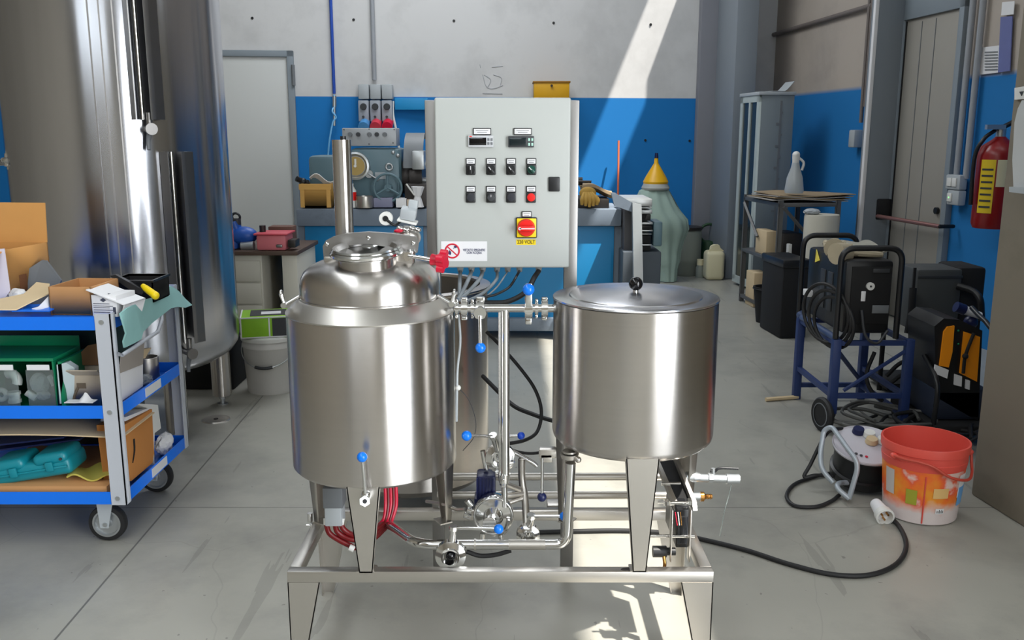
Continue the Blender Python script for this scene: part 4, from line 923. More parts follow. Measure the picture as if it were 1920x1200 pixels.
v = bvalve(Hp(845, 1040, -.03), .043, Hp(850, 990, -.03), Hp(935, 992, -.06)); MB().sph(Hp(845, 1042, -.045), .014).build('bore', BLACKG, v)
v = bvalve(Hp(990, 1003, .05), .034, Hp(996, 968, .04), Hp(1058, 968, .02))
p0 = at(938, 858, 2.56); v = bvalve(p0, .044, at(925, 818, 2.52), at(875, 817, 2.46), kr=.0145)
MB().tube([at(945, 818, 2.56), at(976, 817, 2.56)], .004).build('handle', POLISH, v); MB().sph(at(977, 817, 2.56), .0115).build('knob', mat('royal_blue_knob', (16, 70, 190), .3), v)
MB().bend([at(978, 860, 2.6), at(978, 900, 2.6), at(985, 935, 2.58), at(988, 1000, 2.5)], .011, .03).build('branch_pipe', STEELF, vp)
MB().bend([at(940, 905, 2.55), at(975, 918, 2.58)], .009).bend([at(945, 930, 2.55), at(980, 925, 2.58)], .009).bend([at(948, 945, 2.55), at(985, 932, 2.58)], .007).build('brace_tube', STEELF, vp)
MB().bend([at(905, 845, 2.6), at(912, 880, 2.6)], .008).bend([at(960, 845, 2.6), at(1000, 868, 2.62), at(1006, 874, 2.62)], .007).build('thin_branch', POLISH, vp)
# outlet under the right tank
ov = MB().box(at(1011, 843, 2.44), at(1042, 853, 2.47), .003).box(at(1013, 852, 2.44), at(1035, 861, 2.47), .003).cyl(at(1068, 858, 2.40), at(1068, 850, 2.40), .024, .026, 24).cyl(at(1068, 848, 2.40), at(1068, 845, 2.40), .02).sph(at(1084, 862, 2.38), .009).build('outlet_valve', STEELF, vp)
knobrod(ov, at(1017, 858, 2.44), at(1016, 932, 2.44), .0135, DBLUE)
# riser foot and T
MB().cyl(at(945, 888, 2.5), at(945, 905, 2.5), .018, .014).cyl(at(945, 902, 2.5), at(947, 950, 2.5), .009).box(at(940, 900, 2.48), at(948, 910, 2.5), .002).build('riser_foot', POLISH, vp)
# ---------------- pump
GP_ = 2.5
def Pm(px, py, d=0): return at(px, py, GP_ + d)
pm = thing('transfer_pump', 'small transfer pump with dark blue motor and round steel head', 'pump', (Pm(920, 1000).x, 2.5, ZF))
mb_ = MB().box(Pm(893, 893, .06), Pm(930, 945, .13), .008).box(Pm(889, 935, .06), Pm(930, 955, .12), .004)
mb_.build('motor', DBLUE, pm)
for k in range(6):
    a, c = Pm(893 + 6 * k, 897, .056), Pm(895.5 + 6 * k, 940, .06); MB().box(a, c).build('cooling_fin', DBLUE, pm)
MB().rev([(0, -.05), (.054, -.05), (.058, -.03), (.058, -.008), (.052, 0), (.03, .004), (.018, .02), (.0, .02)], Pm(925, 968), (0, -1, 0), 48).build('pump_head', POLISH, pm)
MB().rev([(.0, 0), (.012, .0), (.016, .02), (.02, .022), (.02, .028), (0, .028)], Pm(918, 975, -.01), (0, -1, 0), 32).build('inlet', POLISH, pm)
MB().torus(Pm(925, 968, -.004), .056, .004, (0, -1, 0), 40).build('head_clamp', POLISH, pm)
MB().tube([Pm(945, 1000, .0), Pm(952, 990, -.01), Pm(955, 975, -.01)], .005).build('clamp_bolt', POLISH, pm)
MB().tube([Pm(905, 1000), Pm(903, 1018, .0)], .008).tube([Pm(938, 1002), Pm(940, 1018, .0)], .008).build('bracket_foot', POLISH, pm)
MB().bend([Pm(925, 1000, .05), Vector((Pm(925, 1000, .05).x, 2.55, ZF - .02))], .01).build('pedestal', STEELF, pm)
# quick couplings left of pump
b = MB().cyl(Pm(876, 938, .03), Pm(884, 948, .03), .010).cyl(Pm(876, 955, .03), Pm(884, 958, .03), .011).cyl(Pm(870, 965, .03), Pm(882, 970, .03), .009); b.build('hose_coupling', POLISH, pm)
o = MB().tube([Pm(872, 955, .04), Pm(856, 955, .08), Pm(835, 946, .12), Pm(800, 940, .2)], .006, 8).build('steel_hose', STEELF); tag(o, 'thin steel hose running left from the pump couplings', 'hose')
# ---------------- plate heat exchanger on the right of the frame
hx = thing('plate_heat_exchanger', 'plate heat exchanger of dark finned plates with brackets at the right end of the frame', 'heat exchanger', (.47, 2.45, ZF))
def Hx(px, py, Y): return at(px, py, Y)
a, c = Hx(1264, 1040, 2.40), Hx(1289, 950, 2.40)
MB().box((a.x, 2.38, ZF + .02), (c.x + .004, 2.56, c.z), .003).build('plate_pack', BLACK, hx)
for k in range(9):
    x = a.x + .003 + (c.x - a.x) * k / 9; MB().box((x, 2.372, ZF + .035), (x + .002, 2.38, c.z - .02)).build('plate_fin', DGREY, hx)
for x0, x1 in ((1256, 1262.5), (1290.5, 1298)):
    p, q = Hx(x0, 1066, 2.33), Hx(x1, 957, 2.33); MB().box((p.x, 2.33, ZF), (q.x, 2.36, q.z), .0015).build('bracket_upright', STEELF, hx)
for y in (1005,):
    p = Hx(1215, y, 2.37); q = Hx(1302, y + 1, 2.37); MB().tube([p, q], .005, 10, smooth=False).build('cross_rail', POLISH, hx)
# slanting back pack
pl = [Hx(1236, 872, 2.62), Hx(1262, 866, 2.62), Hx(1296, 955, 2.42), Hx(1266, 955, 2.42)]
n_ = Vector((0, .05, .02)); MB().prism(pl, n_).build('sloping_pack', SOOT, hx)
for (x0, y0, Y0, x1, y1, Y1) in ((1232, 880, 2.61, 1264, 957, 2.41), (1262, 862, 2.61, 1300, 957, 2.41)):
    A_, B_ = Hx(x0, y0, Y0), Hx(x1, y1, Y1); MB().prism([A_, A_ + Vector((.010, 0, 0)), B_ + Vector((.012, 0, 0)), B_], (0, .02, .02)).build('side_rail', STEELF, hx)
for (y, Y0) in ((907, 2.53), (944, 2.43)):
    p, q = Hx(1240 if y == 907 else 1256, y, Y0 - .02), Hx(1276 if y == 907 else 1290, y, Y0 - .02); MB().cyl(p, q, .0075 if y == 944 else .005).build('tie_bolt', POLISH, hx)
p = Hx(1245, 942, 2.40); MB().cyl(p, p + Vector((.012, 0, 0)), .011, seg=6).cyl(p - Vector((.018, 0, 0)), p, .004).build('tie_nut', POLISH, hx)
p = Hx(1292, 941, 2.38); MB().cyl(p - Vector((.005, 0, 0)), p + Vector((.006, 0, 0)), .011, seg=6).build('tie_nut', POLISH, hx)
pp = Hx(1236, 1034, 2.36); MB().cyl(pp + Vector((-.018, 0, 0)), pp + Vector((.02, 0, 0)), .016, seg=16).cyl(pp, pp + Vector((.045, 0, .0)), .011).build('black_union', BLACK, hx); MB().bend([pp + Vector((.012, -.01, -.01)), pp + Vector((.014, -.02, -.03)), pp + Vector((.01, -.02, -.055))], .005).build('drain_elbow', BRASS, hx)
for k in range(3):
    MB().tube([Hx(1266 + 5 * k, 960, 2.36), Hx(1270 + 4 * k, 985, 2.35)], .0012, 6).build('wire', [CRIMSON, WHITEP, BRASS][k], hx)
# ball valve and hose barb
bvY = 2.60
def Bv(px, py, d=0): return at(px, py, bvY + d)
bv = MB().cyl(Bv(1286, 894), Bv(1302, 894), .016, seg=24).cyl(Bv(1300, 894), Bv(1312, 895), .017, .013, 24).cyl(Bv(1310, 896), Bv(1368, 898), .0125, seg=24).cyl(Bv(1328, 896), Bv(1336, 896), .016, seg=8).cyl(Bv(1362, 898), Bv(1386, 898), .0165, .015, 20).cyl(Bv(1337, 890), Bv(1337, 878), .006).build('ball_valve', GALV, hx)
MB().tube([Bv(1332, 883), Bv(1340, 884), Bv(1350, 878), Bv(1384, 879)], .0042, 10).build('lever', BLACK, bv); MB().cyl(Bv(1386, 898), Bv(1387, 898), .009).build('bore', SOOT, bv)
bb_ = MB().cyl(Bv(1284, 931), Bv(1313, 931), .0125, seg=20).build('hose_tail', GALV, hx)
MB().rev([(0, 0), (.015, 0), (.015, .01), (.009, .014), (.007, .02), (.0085, .022), (.0065, .028), (.0085, .03), (.0065, .036), (0, .036)], Bv(1313, 931), (1, 0, 0), 20).build('brass_barb', BRASS, bb_)
o = MB().tube([Bv(1372, 906), Bv(1366, 930), Bv(1358, 960), Bv(1350, 1005, .05)], .0016, 6).build('water_drip', GLASS); tag(o, 'thin trickle of water falling from the ball valve', 'water')
# ---------------- rear open vessel
OC = Vector((-.40, 3.52, 0)); OR = .305
ovs = thing('open_vessel', 'large open steel vessel standing on the floor behind the jacketed tank', 'vessel', OC)
ztv = at(800, 516, OC.y + OR).z
MB().rev([(0, .1), (OR * .9, .1), (OR, .13), (OR, ztv), (OR + .01, ztv + .006), (OR + .01, ztv + .012), (OR - .03, ztv + .014), (OR - .032, ztv + .004), (OR - .006, ztv), (OR - .006, .14), (0, .12)], OC, seg=80).build('vessel_shell', STEEL, ovs)
for a in (60, 180, 300): MB().cyl(OC + Vector((.24 * math.cos(R(a)), .24 * math.sin(R(a)), 0)), OC + Vector((.24 * math.cos(R(a)), .24 * math.sin(R(a)), .12)), .018).build('leg', STEELF, ovs)
MB().rev([(0, ztv - .32), (OR - .008, ztv - .32)], OC, seg=60).build('dark_disc', SOOT, ovs)  # flat matt black disc inside the open vessel
# black cables hanging behind
o = MB().tube([at(912, 622, 2.95), at(940, 650, 2.93), at(975, 690, 2.9), at(1003, 730, 2.88), at(1015, 770, 2.86), at(1008, 808, 2.84), at(985, 825, 2.8), at(950, 832, 2.78), at(928, 834, 2.74)], .006, 8).build('hanging_cable', RUBBER); tag(o, 'black cable hanging in a wide loop behind the vertical pipe', 'cable')
o = MB().tube([at(905, 705, 3.3), at(935, 735, 3.2), at(965, 762, 3.1), at(1000, 777, 3.05), at(1030, 787, 3.0), at(1080, 800, 2.95)], .008, 8).build('black_hose', RUBBER); tag(o, 'black hose running behind the vertical pipe to the right tank', 'hose')
o = MB().tube([at(950, 840, 2.78), at(975, 848, 2.78), at(1000, 850, 2.78), at(1030, 845, 2.78), at(1060, 838, 2.78)], .005, 8).build('thin_hose', RUBBER); tag(o, 'short dark hose curving below the cable loop to the right tank outlet', 'hose')
o = MB().tube([at(875, 1034, 2.45), at(900, 1042, 2.45), at(930, 1040, 2.45), at(958, 1032, 2.45)], .007, 8).build('black_hose', RUBBER); tag(o, 'short black hose sagging under the bottom pipe', 'hose')
t = thing('thin_white_cable', 'thin pale cable with a white ball running down beside the jacketed tank', 'cable', at(860, 725, 2.52))
MB().tube([at(860, 590, 2.55), at(863, 640, 2.54), at(858, 690, 2.53), at(857, 725, 2.52), at(856, 790, 2.52)], .0035, 8).build('cable', GREYP, t); MB().sph(at(859, 727, 2.52), .008).build('white_ball', WHITEP, t)
MB().tube([at(860, 727, 2.52), at(880, 752, 2.54), at(892, 790, 2.55), at(888, 820, 2.55), at(868, 845, 2.55)], .0012, 6).build('thin_wire', DGREY, t)
# extension cord on the floor
cord = [(1000, 998), (1080, 996), (1170, 995), (1260, 1000), (1320, 1012), (1400, 1032), (1480, 1058), (1560, 1077), (1630, 1078), (1680, 1058), (1699, 1025), (1688, 990), (1664, 965), (1648, 952), (1642, 945)]
o = MB().tube([fl(x, y, .009) for x, y in cord], .0085, 10).build('extension_cord', RUBBER); tag(o, 'thick black power cord curving over the floor from the skid to the cable reel', 'cord')
t = thing('power_plug', 'white industrial plug on the end of the black cord beside the red bucket', 'plug', fl(1656, 965))
p, q = fl(1642, 944, .04), fl(1656, 964, .03); MB().cyl(p, q, .022, .03, 20).build('plug_body', PAPER, t); dd = (q - p).normalized(); MB().rev([(.033, 0), (.035, .03), (.028, .032), (.026, .006), (0, .006)], q - dd * .006, dd, 24).build('plug_collar', WHITEP, t)
for k in range(3): a = R(30 + 120 * k); M = Matrix.Translation(q) @ frame_of(dd); MB().cyl(M @ Vector((.013 * math.cos(a), .013 * math.sin(a), 0)), M @ Vector((.013 * math.cos(a), .013 * math.sin(a), .02)), .004).build('pin', BRASS, t)
# ================================================================== BIG TANK ON THE LEFT
BC_ = Vector((-1.915, 4.52, 0)); BR = .502
bt = thing('storage_tank', 'very large tall stainless steel tank on round legs at the left edge', 'tank', BC_)
zb3 = .30
MB().rev([(0, zb3), (BR * .55, zb3 + .005), (BR * .8, zb3 + .03), (BR * .93, zb3 + .07), (BR * .985, zb3 + .11), (BR, zb3 + .16), (BR, 3.3), (BR * .9, 3.42), (BR * .5, 3.5), (0, 3.52)], BC_, seg=120).build('tank_body', BIGST, bt)
for a in (-47, 43, 133, 223):
    c = BC_ + Vector((math.cos(R(a)), math.sin(R(a)), 0)) * (BR * .865)
    l_ = MB().cyl(c + Vector((0, 0, .06)), c + Vector((0, 0, .42)), .052, seg=32).cyl(c + Vector((0, 0, .05)), c + Vector((0, 0, .06)), .045).build('leg', STEEL, bt)
    MB().cyl(c, c + Vector((0, 0, .006)), .03).cyl(c, c + Vector((0, 0, .055)), .012).cyl(c + Vector((0, 0, .03)), c + Vector((0, 0, .04)), .018, seg=6).build('levelling_foot', GALV, l_)
def ring_pt(a, r, z): return BC_ + Vector((math.cos(R(a)) * r, math.sin(R(a)) * r, z))
def guard(a, z0, z1, name):                       # folded channel protecting the level tube
    b = MB(); n = ring_pt(a, 1, 0) - BC_; s = Vector((-n.y, n.x, 0)); c = ring_pt(a, BR, 0)
    w_, d_ = .062, .07; up = Vector((0, 0, 1))
    b.prism([c - s * w_ + up * z0, c - s * w_ + n * d_ + up * z0, c - s * (w_ - .004) + n * d_ + up * z0, c - s * (w_ - .004) + up * z0], up * (z1 - z0))
    b.prism([c + s * w_ + up * z0, c + s * w_ + n * d_ + up * z0, c + s * (w_ - .004) + n * d_ + up * z0, c + s * (w_ - .004) + up * z0], up * (z1 - z0))
    b.prism([c + s * w_ + n * d_ + up * z0, c + s * .0 + n * (d_ + .012) + up * z0, c + s * .0 + n * (d_ + .009) + up * z0, c + s * w_ + n * (d_ - .003) + up * z0], up * (z1 - z0))
    g = b.build(name, DSTEEL, bt)
    q = c + n * .035 - s * .025
    MB().cyl(q + up * z0, q + up * z1, .012, seg=14).build('level_tube', POLISH, g); return c, n, s
guard(-54, 1.52, 3.2, 'tube_guard'); guard(-42, .50, 1.38, 'tube_guard')
for (a, z) in ((-54, 1.50), (-43, .47)):
    n = (ring_pt(a, 1, 0) - BC_); q = ring_pt(a, BR + .045, z)
    v = MB().cyl(q, q + Vector((0, 0, .05)), .013).cyl(ring_pt(a, BR, z - .02), q + n * .02 + Vector((0, 0, -.02)), .014).cyl(q + n * .02 + Vector((0, 0, -.02)), q + n * .03 + Vector((0, 0, -.02)), .026).sph(q + Vector((0, 0, -.02)), .018).build('level_valve', DSTEEL, bt)
    MB().tube([q + Vector((0, 0, -.03)), q + Vector((-.01, 0, -.07)), q + Vector((-.008, -.01, -.11))], [.014, .01, .008], 10).build('lever', MIDGREY, v)
# seams
for a in (-66, -72, -77):
    b = MB(); b.box((-.003, -.002, zb3 + .17), (.003, .003, 3.3), 0, Matrix.Translation(ring_pt(a, BR + .001, 0)) @ Matrix.Rotation(R(a + 90), 4, 'Z')); b.build('weld_seam', DSTEEL, bt)
# sample valve on the left silhouette
SY = 4.22
def Sv(px, py, d=0): return at(px, py, SY + d)
v = MB().cyl(Sv(14, 312), Sv(14, 288), .013).cyl(Sv(14, 288), Sv(13, 268), .009, .005).sph(Sv(17, 300), .024, (1.3, 1, .7)).cyl(Sv(-6, 305), Sv(30, 303, .1), .015).cyl(Sv(4, 300), Sv(30, 300), .011).sph(Sv(22, 315), .02).build('sample_valve', POLISH, bt)
MB().sph(Sv(28, 271), .015).build('blue_knob', BLUEK, v)
v2 = MB().cyl(Sv(24, 338), Sv(60, 333), .009).cyl(Sv(58, 334), Sv(72, 330, .02), .014, .032).cyl(Sv(24, 330), Sv(24, 345), .012).cyl(Sv(32, 335), Sv(36, 335), .018).build('sample_port', POLISH, bt)
c = Sv(32, 300, .05); MB().torus(c, .05, .004, (1, -.6, 0), 30).build('port_ring', STEELF, bt)

# ================================================================== SERVICE CART
CX1, CX0, CY0, CY1 = -1.368, -2.28, 3.03, 3.655
ct = thing('tool_cart', 'blue three-shelf workshop cart with grey posts and rubber wheels', 'cart', ((CX0 + CX1) / 2, (CY0 + CY1) / 2, 0))
ZS = {'top': .845, 'mid': .53, 'low': .212}
for nm, z in ZS.items():
    b = MB(); h = .046; e = .004
    b.box((CX0, CY0 + .004, z - h), (CX1 - .006, CY1 - .004, z - h + .006)) if nm != 'top' else b.box((CX0, CY0 + .004, z - .012), (CX1 - .006, CY1 - .004, z - .006))
    b.box((CX0, CY0, z - h), (CX1 - .004, CY0 + e, z)).box((CX0, CY1 - e, z - h), (CX1 - .004, CY1, z)).box((CX1 - .008, CY0, z - h), (CX1 - .004, CY1, z)).box((CX0, CY0, z - h), (CX0 + e, CY1, z))
    s_ = b.build('shelf', CARTB, ct)
    if nm != 'top':
        MB().box((CX1 - .0042, 3.27, z - h + .006), (CX1 - .002, 3.42, z - .006)).build('rim_label', PAPER, s_)
for x, sx in ((CX1, -1), (CX0, 1)):
    for y, sy in ((CY0, 1), (CY1, -1)):
        b = MB().box((x, y - sy * .004, .165), (x + sx * .054, y, .856)).box((x, y - sy * .004, .165), (x - sx * -.004, y + sy * .034, .856)); po = b.build('post', CARTG, ct)
        for z in (.828, .508, .19):
            q = Vector((x + sx * .03, y - sy * .005, z)); MB().cyl(q, q - Vector((0, sy * .003, 0)), .008, seg=12).build('bolt', GALV, po)
            
def wheel(cx, cy, ang, r=.068):
    M = Matrix.Translation(Vector((cx, cy, 0))) @ Matrix.Rotation(R(ang), 4, 'Z')
    ax_ = (M.to_3x3() @ Vector((0, 1, 0)))
    c = Vector((cx, cy, r)); w_ = .016
    wl = MB().rev([(r * .74, -w_), (r * .96, -w_ * .9), (r, -w_ * .5), (r, w_ * .5), (r * .96, w_ * .9), (r * .74, w_), (r * .74, -w_)], c, ax_, 40).build('tyre', RUBBER, ct)
    MB().rev([(0, -.012), (r * .2, -.013), (r * .25, -.006), (r * .62, -.006), (r * .66, -.017), (r * .75, -.017), (r * .75, .017), (r * .66, .017), (r * .6, .006), (0, .012)], c, ax_, 40).build('wheel_rim', GALV, wl)
    b = MB()
    for s in (1, -1):
        b.prism([M @ Vector((-.028, s * .02, .163)), M @ Vector((.034, s * .02, .163)), M @ Vector((.01, s * .022, r - .014)), M @ Vector((-.02, s * .022, r - .014))], ax_ * s * .002)
    b.box((-.035, -.024, .158), (.04, .024, .166), 0, M); f = b.build('caster_fork', GREYP, ct)
    MB().cyl(c - ax_ * .028, c + ax_ * .028, .008, seg=8).build('axle_bolt', GALV, f)
wheel(-1.475, 3.10, 0); wheel(-1.475, 3.56, 0); wheel(-2.2, 3.10, 8); wheel(-2.2, 3.56, -5)
def onX(px, py, X):
    r = ray(px, py); t = X / r.x; return Vector((X, r.y * t, CH + r.z * t))
HXp = -1.33
MB().tube([onX(222, 664, -1.366), onX(229, 666, HXp), onX(268, 640, HXp), onX(296, 622, HXp), onX(303, 600, HXp), onX(304, 578, -1.36)], .007, 10, smooth=False).build('side_handle', CARTG, ct)
# teal cloth
pts = [(223, 588), (235, 578), (250, 571), (268, 563), (290, 556), (306, 543), (318, 536), (332, 545), (345, 560), (358, 572), (345, 577), (330, 575), (318, 578), (300, 592), (282, 606), (266, 622), (262, 636), (248, 644), (231, 652), (229, 640), (234, 625), (229, 608)]
b = MB()
P3 = []
for k, (x, y) in enumerate(pts):
    X = -1.33 + .012 * math.sin(k * 1.3) if y > 560 else -1.36
    P3.append(onX(x, y, X))
b.prism(P3, (.006, 0, 0)); o = b.build('teal_cloth', TEALCL); bpy_tri = o.modifiers.new('tri', 'TRIANGULATE'); tag(o, 'pale teal cloth hanging over the right side of the cart top', 'cloth')
# ---- top shelf things
zt = ZS['top'] - .006
def T3(px, py, Y): return at(px, py, Y)
def obox(name, lab, cat, cx, cy, z, w_, d_, h_, rot, m, open_top=True, t_=.005, flaps=()):
    """cardboard box with real walls; flaps: list of (side, angle, length)"""
    th_ = thing(name, lab, cat, (cx, cy, z), R(rot))
    b = MB(); 
    b.box((-w_ / 2, -d_ / 2, 0), (w_ / 2, d_ / 2, t_)).box((-w_ / 2, -d_ / 2, 0), (w_ / 2, -d_ / 2 + t_, h_)).box((-w_ / 2, d_ / 2 - t_, 0), (w_ / 2, d_ / 2, h_)).box((-w_ / 2, -d_ / 2, 0), (-w_ / 2 + t_, d_ / 2, h_)).box((w_ / 2 - t_, -d_ / 2, 0), (w_ / 2, d_ / 2, h_))
    if not open_top: b.box((-w_ / 2, -d_ / 2, h_ - t_), (w_ / 2, d_ / 2, h_))
    b.build('box_body', m, th_, local=True)
    for side, ang, ln in flaps:
        b = MB(); a = R(ang)
        if side in 'LR':
            s = -1 if side == 'L' else 1; M = Matrix.Translation((s * w_ / 2, 0, h_)) @ Matrix.Rotation(-s * (a), 4, 'Y'); b.box((-.002, -d_ / 2, 0), (.002, d_ / 2, ln), 0, M)
        else:
            s = -1 if side == 'F' else 1; M = Matrix.Translation((0, s * d_ / 2, h_)) @ Matrix.Rotation(s * (-a), 4, 'X'); b.box((-w_ / 2, -.002, 0), (w_ / 2, .002, ln), 0, M)
        b.build('flap', m, th_, local=True)
    return th_
bx = obox('cardboard_box', 'tall open orange-brown cardboard box at the far left of the cart top', 'box', -1.915, 3.36, zt + .002, .24, .24, .21, -8, mat('kraft_board', (206, 150, 84), .8, 0, .06, 10), flaps=(('B', 4, .15), ('F', 110, .1)))
MB().box((.12, -.06, .05), (.1215, -.02, .11)).build('printed_mark', mat('brown_print', (116, 72, 40), .8), bx, local=True)
o = MB().prism([T3(-40, 470, 3.21), T3(8, 466, 3.21), T3(19, 545, 3.19), T3(4, 566, 3.19), T3(-40, 575, 3.19)], (0, .003, 0)).build('instruction_sheet', mat('lilac_paper', (206, 200, 214), .7)); tag(o, 'pale printed sheet leaning against the tall box on the cart', 'paper')
p = T3(72, 560, 3.36); b = MB().prism([T3(34, 517, 3.33), T3(78, 488, 3.36), T3(86, 489, 3.36), T3(114, 526, 3.34), T3(96, 575, 3.3), T3(50, 578, 3.3)], (0, .012, 0)); o = b.build('plastic_cover', mat('slate_grey_plastic', (100, 104, 108), .5)); tag(o, 'grey plastic cover leaning tilted on the cart top', 'cover')
def crumple(c, r, m, name, lab, cat, sc=(1, 1, .7), seed=1):
    rr = random.Random(seed); b = MB(); t = bmesh.new(); bmesh.ops.create_icosphere(t, subdivisions=3, radius=r)
    for v in t.verts: v.co *= 1 + rr.uniform(-.13, .10)
    t.transform(Matrix.Translation(Vector(c)) @ Matrix.Diagonal(sc).to_4x4()); b._merge(t); o = b.build(name, m, ang=10); tag(o, lab, cat); return o
crumple((T3(30, 548, 3.25).x, 3.25, zt + .035), .042, PAPER, 'crumpled_paper', 'crumpled white paper on the cart top beside the tall box', 'paper', (1, .9, .8), 3)
b = MB(); M = Matrix.Translation(Vector((T3(40, 560, 3.17).x, 3.17, zt + .004))) @ Euler((0, R(-17), R(4))).to_matrix().to_4x4(); b.prism([T3(-20, 582, 3.06), T3(-20, 566, 3.12), T3(44, 553, 3.2), T3(68, 531, 3.27), T3(93, 534, 3.27), T3(91, 552, 3.15), T3(60, 567, 3.1), T3(30, 582, 3.06)], (0, .002, .004))
o = b.build('flat_cardboard', CARDL); tag(o, 'folded pale cardboard sheet lying tilted on the cart top', 'cardboard')
b = MB().prism([T3(45, 583, 3.1), T3(72, 575, 3.1), T3(90, 556, 3.12), T3(92, 583, 3.1)], (0, .03, 0)); o = b.build('white_packaging', PAPER); tag(o, 'white folded packaging wedge left of the open brown box', 'packaging')
b = MB().sheet(lambda s, q: T3(22, 586, 3.06) + Vector((.13 * s, .06 * q, .006 + .006 * math.sin(9 * s) * q)), 10, 3, .003); o = b.build('blue_bag', CARTB); tag(o, 'flattened blue plastic bag on the front edge of the cart top', 'bag')
pb = T3(132, 588, 3.09)
bx2 = obox('cardboard_box', 'open brown cardboard box at the middle of the cart top', 'box', pb.x + .01, 3.19, zt, .15, .2, .1, -3, CARD, flaps=())
# white parts box with open flap lid
pw_ = T3(194, 588, 3.07)
wbx = thing('parts_box', 'white printed parts box with raised flap on the cart corner', 'box', (pw_.x + .012, 3.12, zt), R(-8))
MB().box((-.046, -.05, 0), (.046, .07, .074), .001).build('box_body', PAPER, wbx, local=True)
M = Matrix.Translation((-.046, 0, .088)) @ Euler((0, R(20), 0)).to_matrix().to_4x4()
fl_ = MB().box((-.012, -.06, 0), (.135, .075, .003), 0, M).box((.132, -.06, -.05), (.135, .075, .003), 0, M).build('raised_flap', PAPER, wbx, local=True)
NK = mat('navy_grey_print', (64, 68, 84), .6)
dm = lambda x, z, s: [(x - s, -.0515, z), (x, -.0515, z + s * .6), (x + s, -.0515, z), (x, -.0515, z - s * .6)]
MB().prism(dm(-.002, .058, .012), (0, .001, 0)).build('diamond_mark', NK, wbx, local=True)
for k, z in enumerate((.044, .036, .030, .022, .014)):
    MB().box((-.04, -.0512, z), (.02 + .012 * (k % 2), -.05, z + .002)).build('printed_line', NK, wbx, local=True)
MB().box((.032, -.0512, .01), (.042, -.05, .034)).build('barcode_block', NK, wbx, local=True)
MB().prism([M @ Vector((.055 + a, -.02 + c, .0034)) for a, c in ((-.01, 0), (0, .01), (.01, 0), (0, -.01))], (0, 0, .0008)).build('diamond_mark', NK, wbx, local=True)
bn = thing('black_bin', 'black plastic storage bin at the back of the cart top', 'bin', (T3(262, 560, 3.4).x, 3.42, zt))
b = MB(); w_, d_, h_ = .155, .16, .085
for p_, q_ in (((-w_ / 2, -d_ / 2, 0), (w_ / 2, -d_ / 2 + .004, h_)), ((-w_ / 2, d_ / 2 - .004, 0), (w_ / 2, d_ / 2, h_)), ((-w_ / 2, -d_ / 2, 0), (-w_ / 2 + .004, d_ / 2, h_)), ((w_ / 2 - .004, -d_ / 2, 0), (w_ / 2, d_ / 2, h_)), ((-w_ / 2, -d_ / 2, 0), (w_ / 2, d_ / 2, .004))): b.box(p_, q_)
b.build('bin_body', SOOT, bn, local=True)
b = MB()
for p_, q_ in (((-w_ / 2 - .006, -d_ / 2 - .006, h_ - .008), (w_ / 2 + .006, -d_ / 2 + .004, h_)), ((-w_ / 2 - .006, d_ / 2 - .004, h_ - .008), (w_ / 2 + .006, d_ / 2 + .006, h_)), ((-w_ / 2 - .006, -d_ / 2, h_ - .008), (-w_ / 2 + .004, d_ / 2, h_)), ((w_ / 2 - .004, -d_ / 2, h_ - .008), (w_ / 2 + .006, d_ / 2, h_))): b.box(p_, q_)
b.build('bin_rim', BLACK, bn, local=True)
o = MB().tube([T3(268, 536, 3.3), T3(275, 542, 3.28), T3(290, 553, 3.25)], [.009, .013, .014], 12, n=3).sph(T3(291, 554, 3.25), .015).build('yellow_tool_handle', YELLOW); tag(o, 'yellow tool handle lying against the black bin', 'tool')
o = MB().prism([T3(205, 517, 3.32), T3(216, 515, 3.32), T3(270, 545, 3.3), T3(266, 553, 3.3), T3(250, 548, 3.3)], (0, .02, 0)).build('black_tray_lid', BLACK); tag(o, 'black lid lying slanted behind the white parts box', 'lid')
# ---- middle shelf
zm = ZS['mid'] - .04
MYf = 3.10
def M3(px, py, d=0): return at(px, py, MYf + d)
# green bin rack
gr = thing('bin_rack', 'green rack with two clear fronted bins of fittings on the middle shelf', 'rack', (M3(50, 755).x, MYf + .08, zm))
a, c = M3(-60, 678), M3(108, 757)
MB().box((a.x, MYf, a.z), (c.x, MYf + .2, a.z + .012), .002).box((a.x, MYf, zm), (c.x, MYf + .2, zm + .008)).box((c.x - .006, MYf, zm), (c.x, MYf + .2, a.z)).box((M3(38, 0).x, MYf, zm), (M3(46, 0).x, MYf + .2, a.z)).box((a.x, MYf + .2, zm), (c.x, MYf + .204, a.z + .05)).box((a.x, MYf, zm), (a.x + .006, MYf + .2, a.z)).build('rack_frame', GREENP, gr)
for (x0, x1) in ((-50, 37), (47, 105)):
    p, q = M3(x0, 694, -.004), M3(x1, 754, -.004); MB().box((p.x, MYf - .002, zm + .01), (q.x, MYf, p.z)).build('clear_front', GLASS, gr)
    p, q = M3(x0 + (x1 - x0) * .05, 684, -.004), M3(x1 - 12, 694, -.004); MB().box((p.x, MYf - .006, q.z), (q.x, MYf - .003, p.z)).build('label_card', PAPER, gr)
PIPEW = mat('white_pvc', (196, 198, 194), .45)
k = 0
labs = ['white pipe elbow in the left bin, upper', 'white pipe socket in the left bin, right', 'white pipe ring in the left bin, lower left', 'clear bagged fitting in the right bin, centre', 'clear bagged fitting in the right bin, lower', 'small white fitting in the right bin, lower left', 'small white fitting in the right bin, upper right']
q = M3(18, 715, .05); o = MB().torus(q, .028, .017, (0, -1, .2), 14, 12, R(-20), R(110)).build('pipe_elbow', PIPEW); tag(o, labs[0], 'fitting')
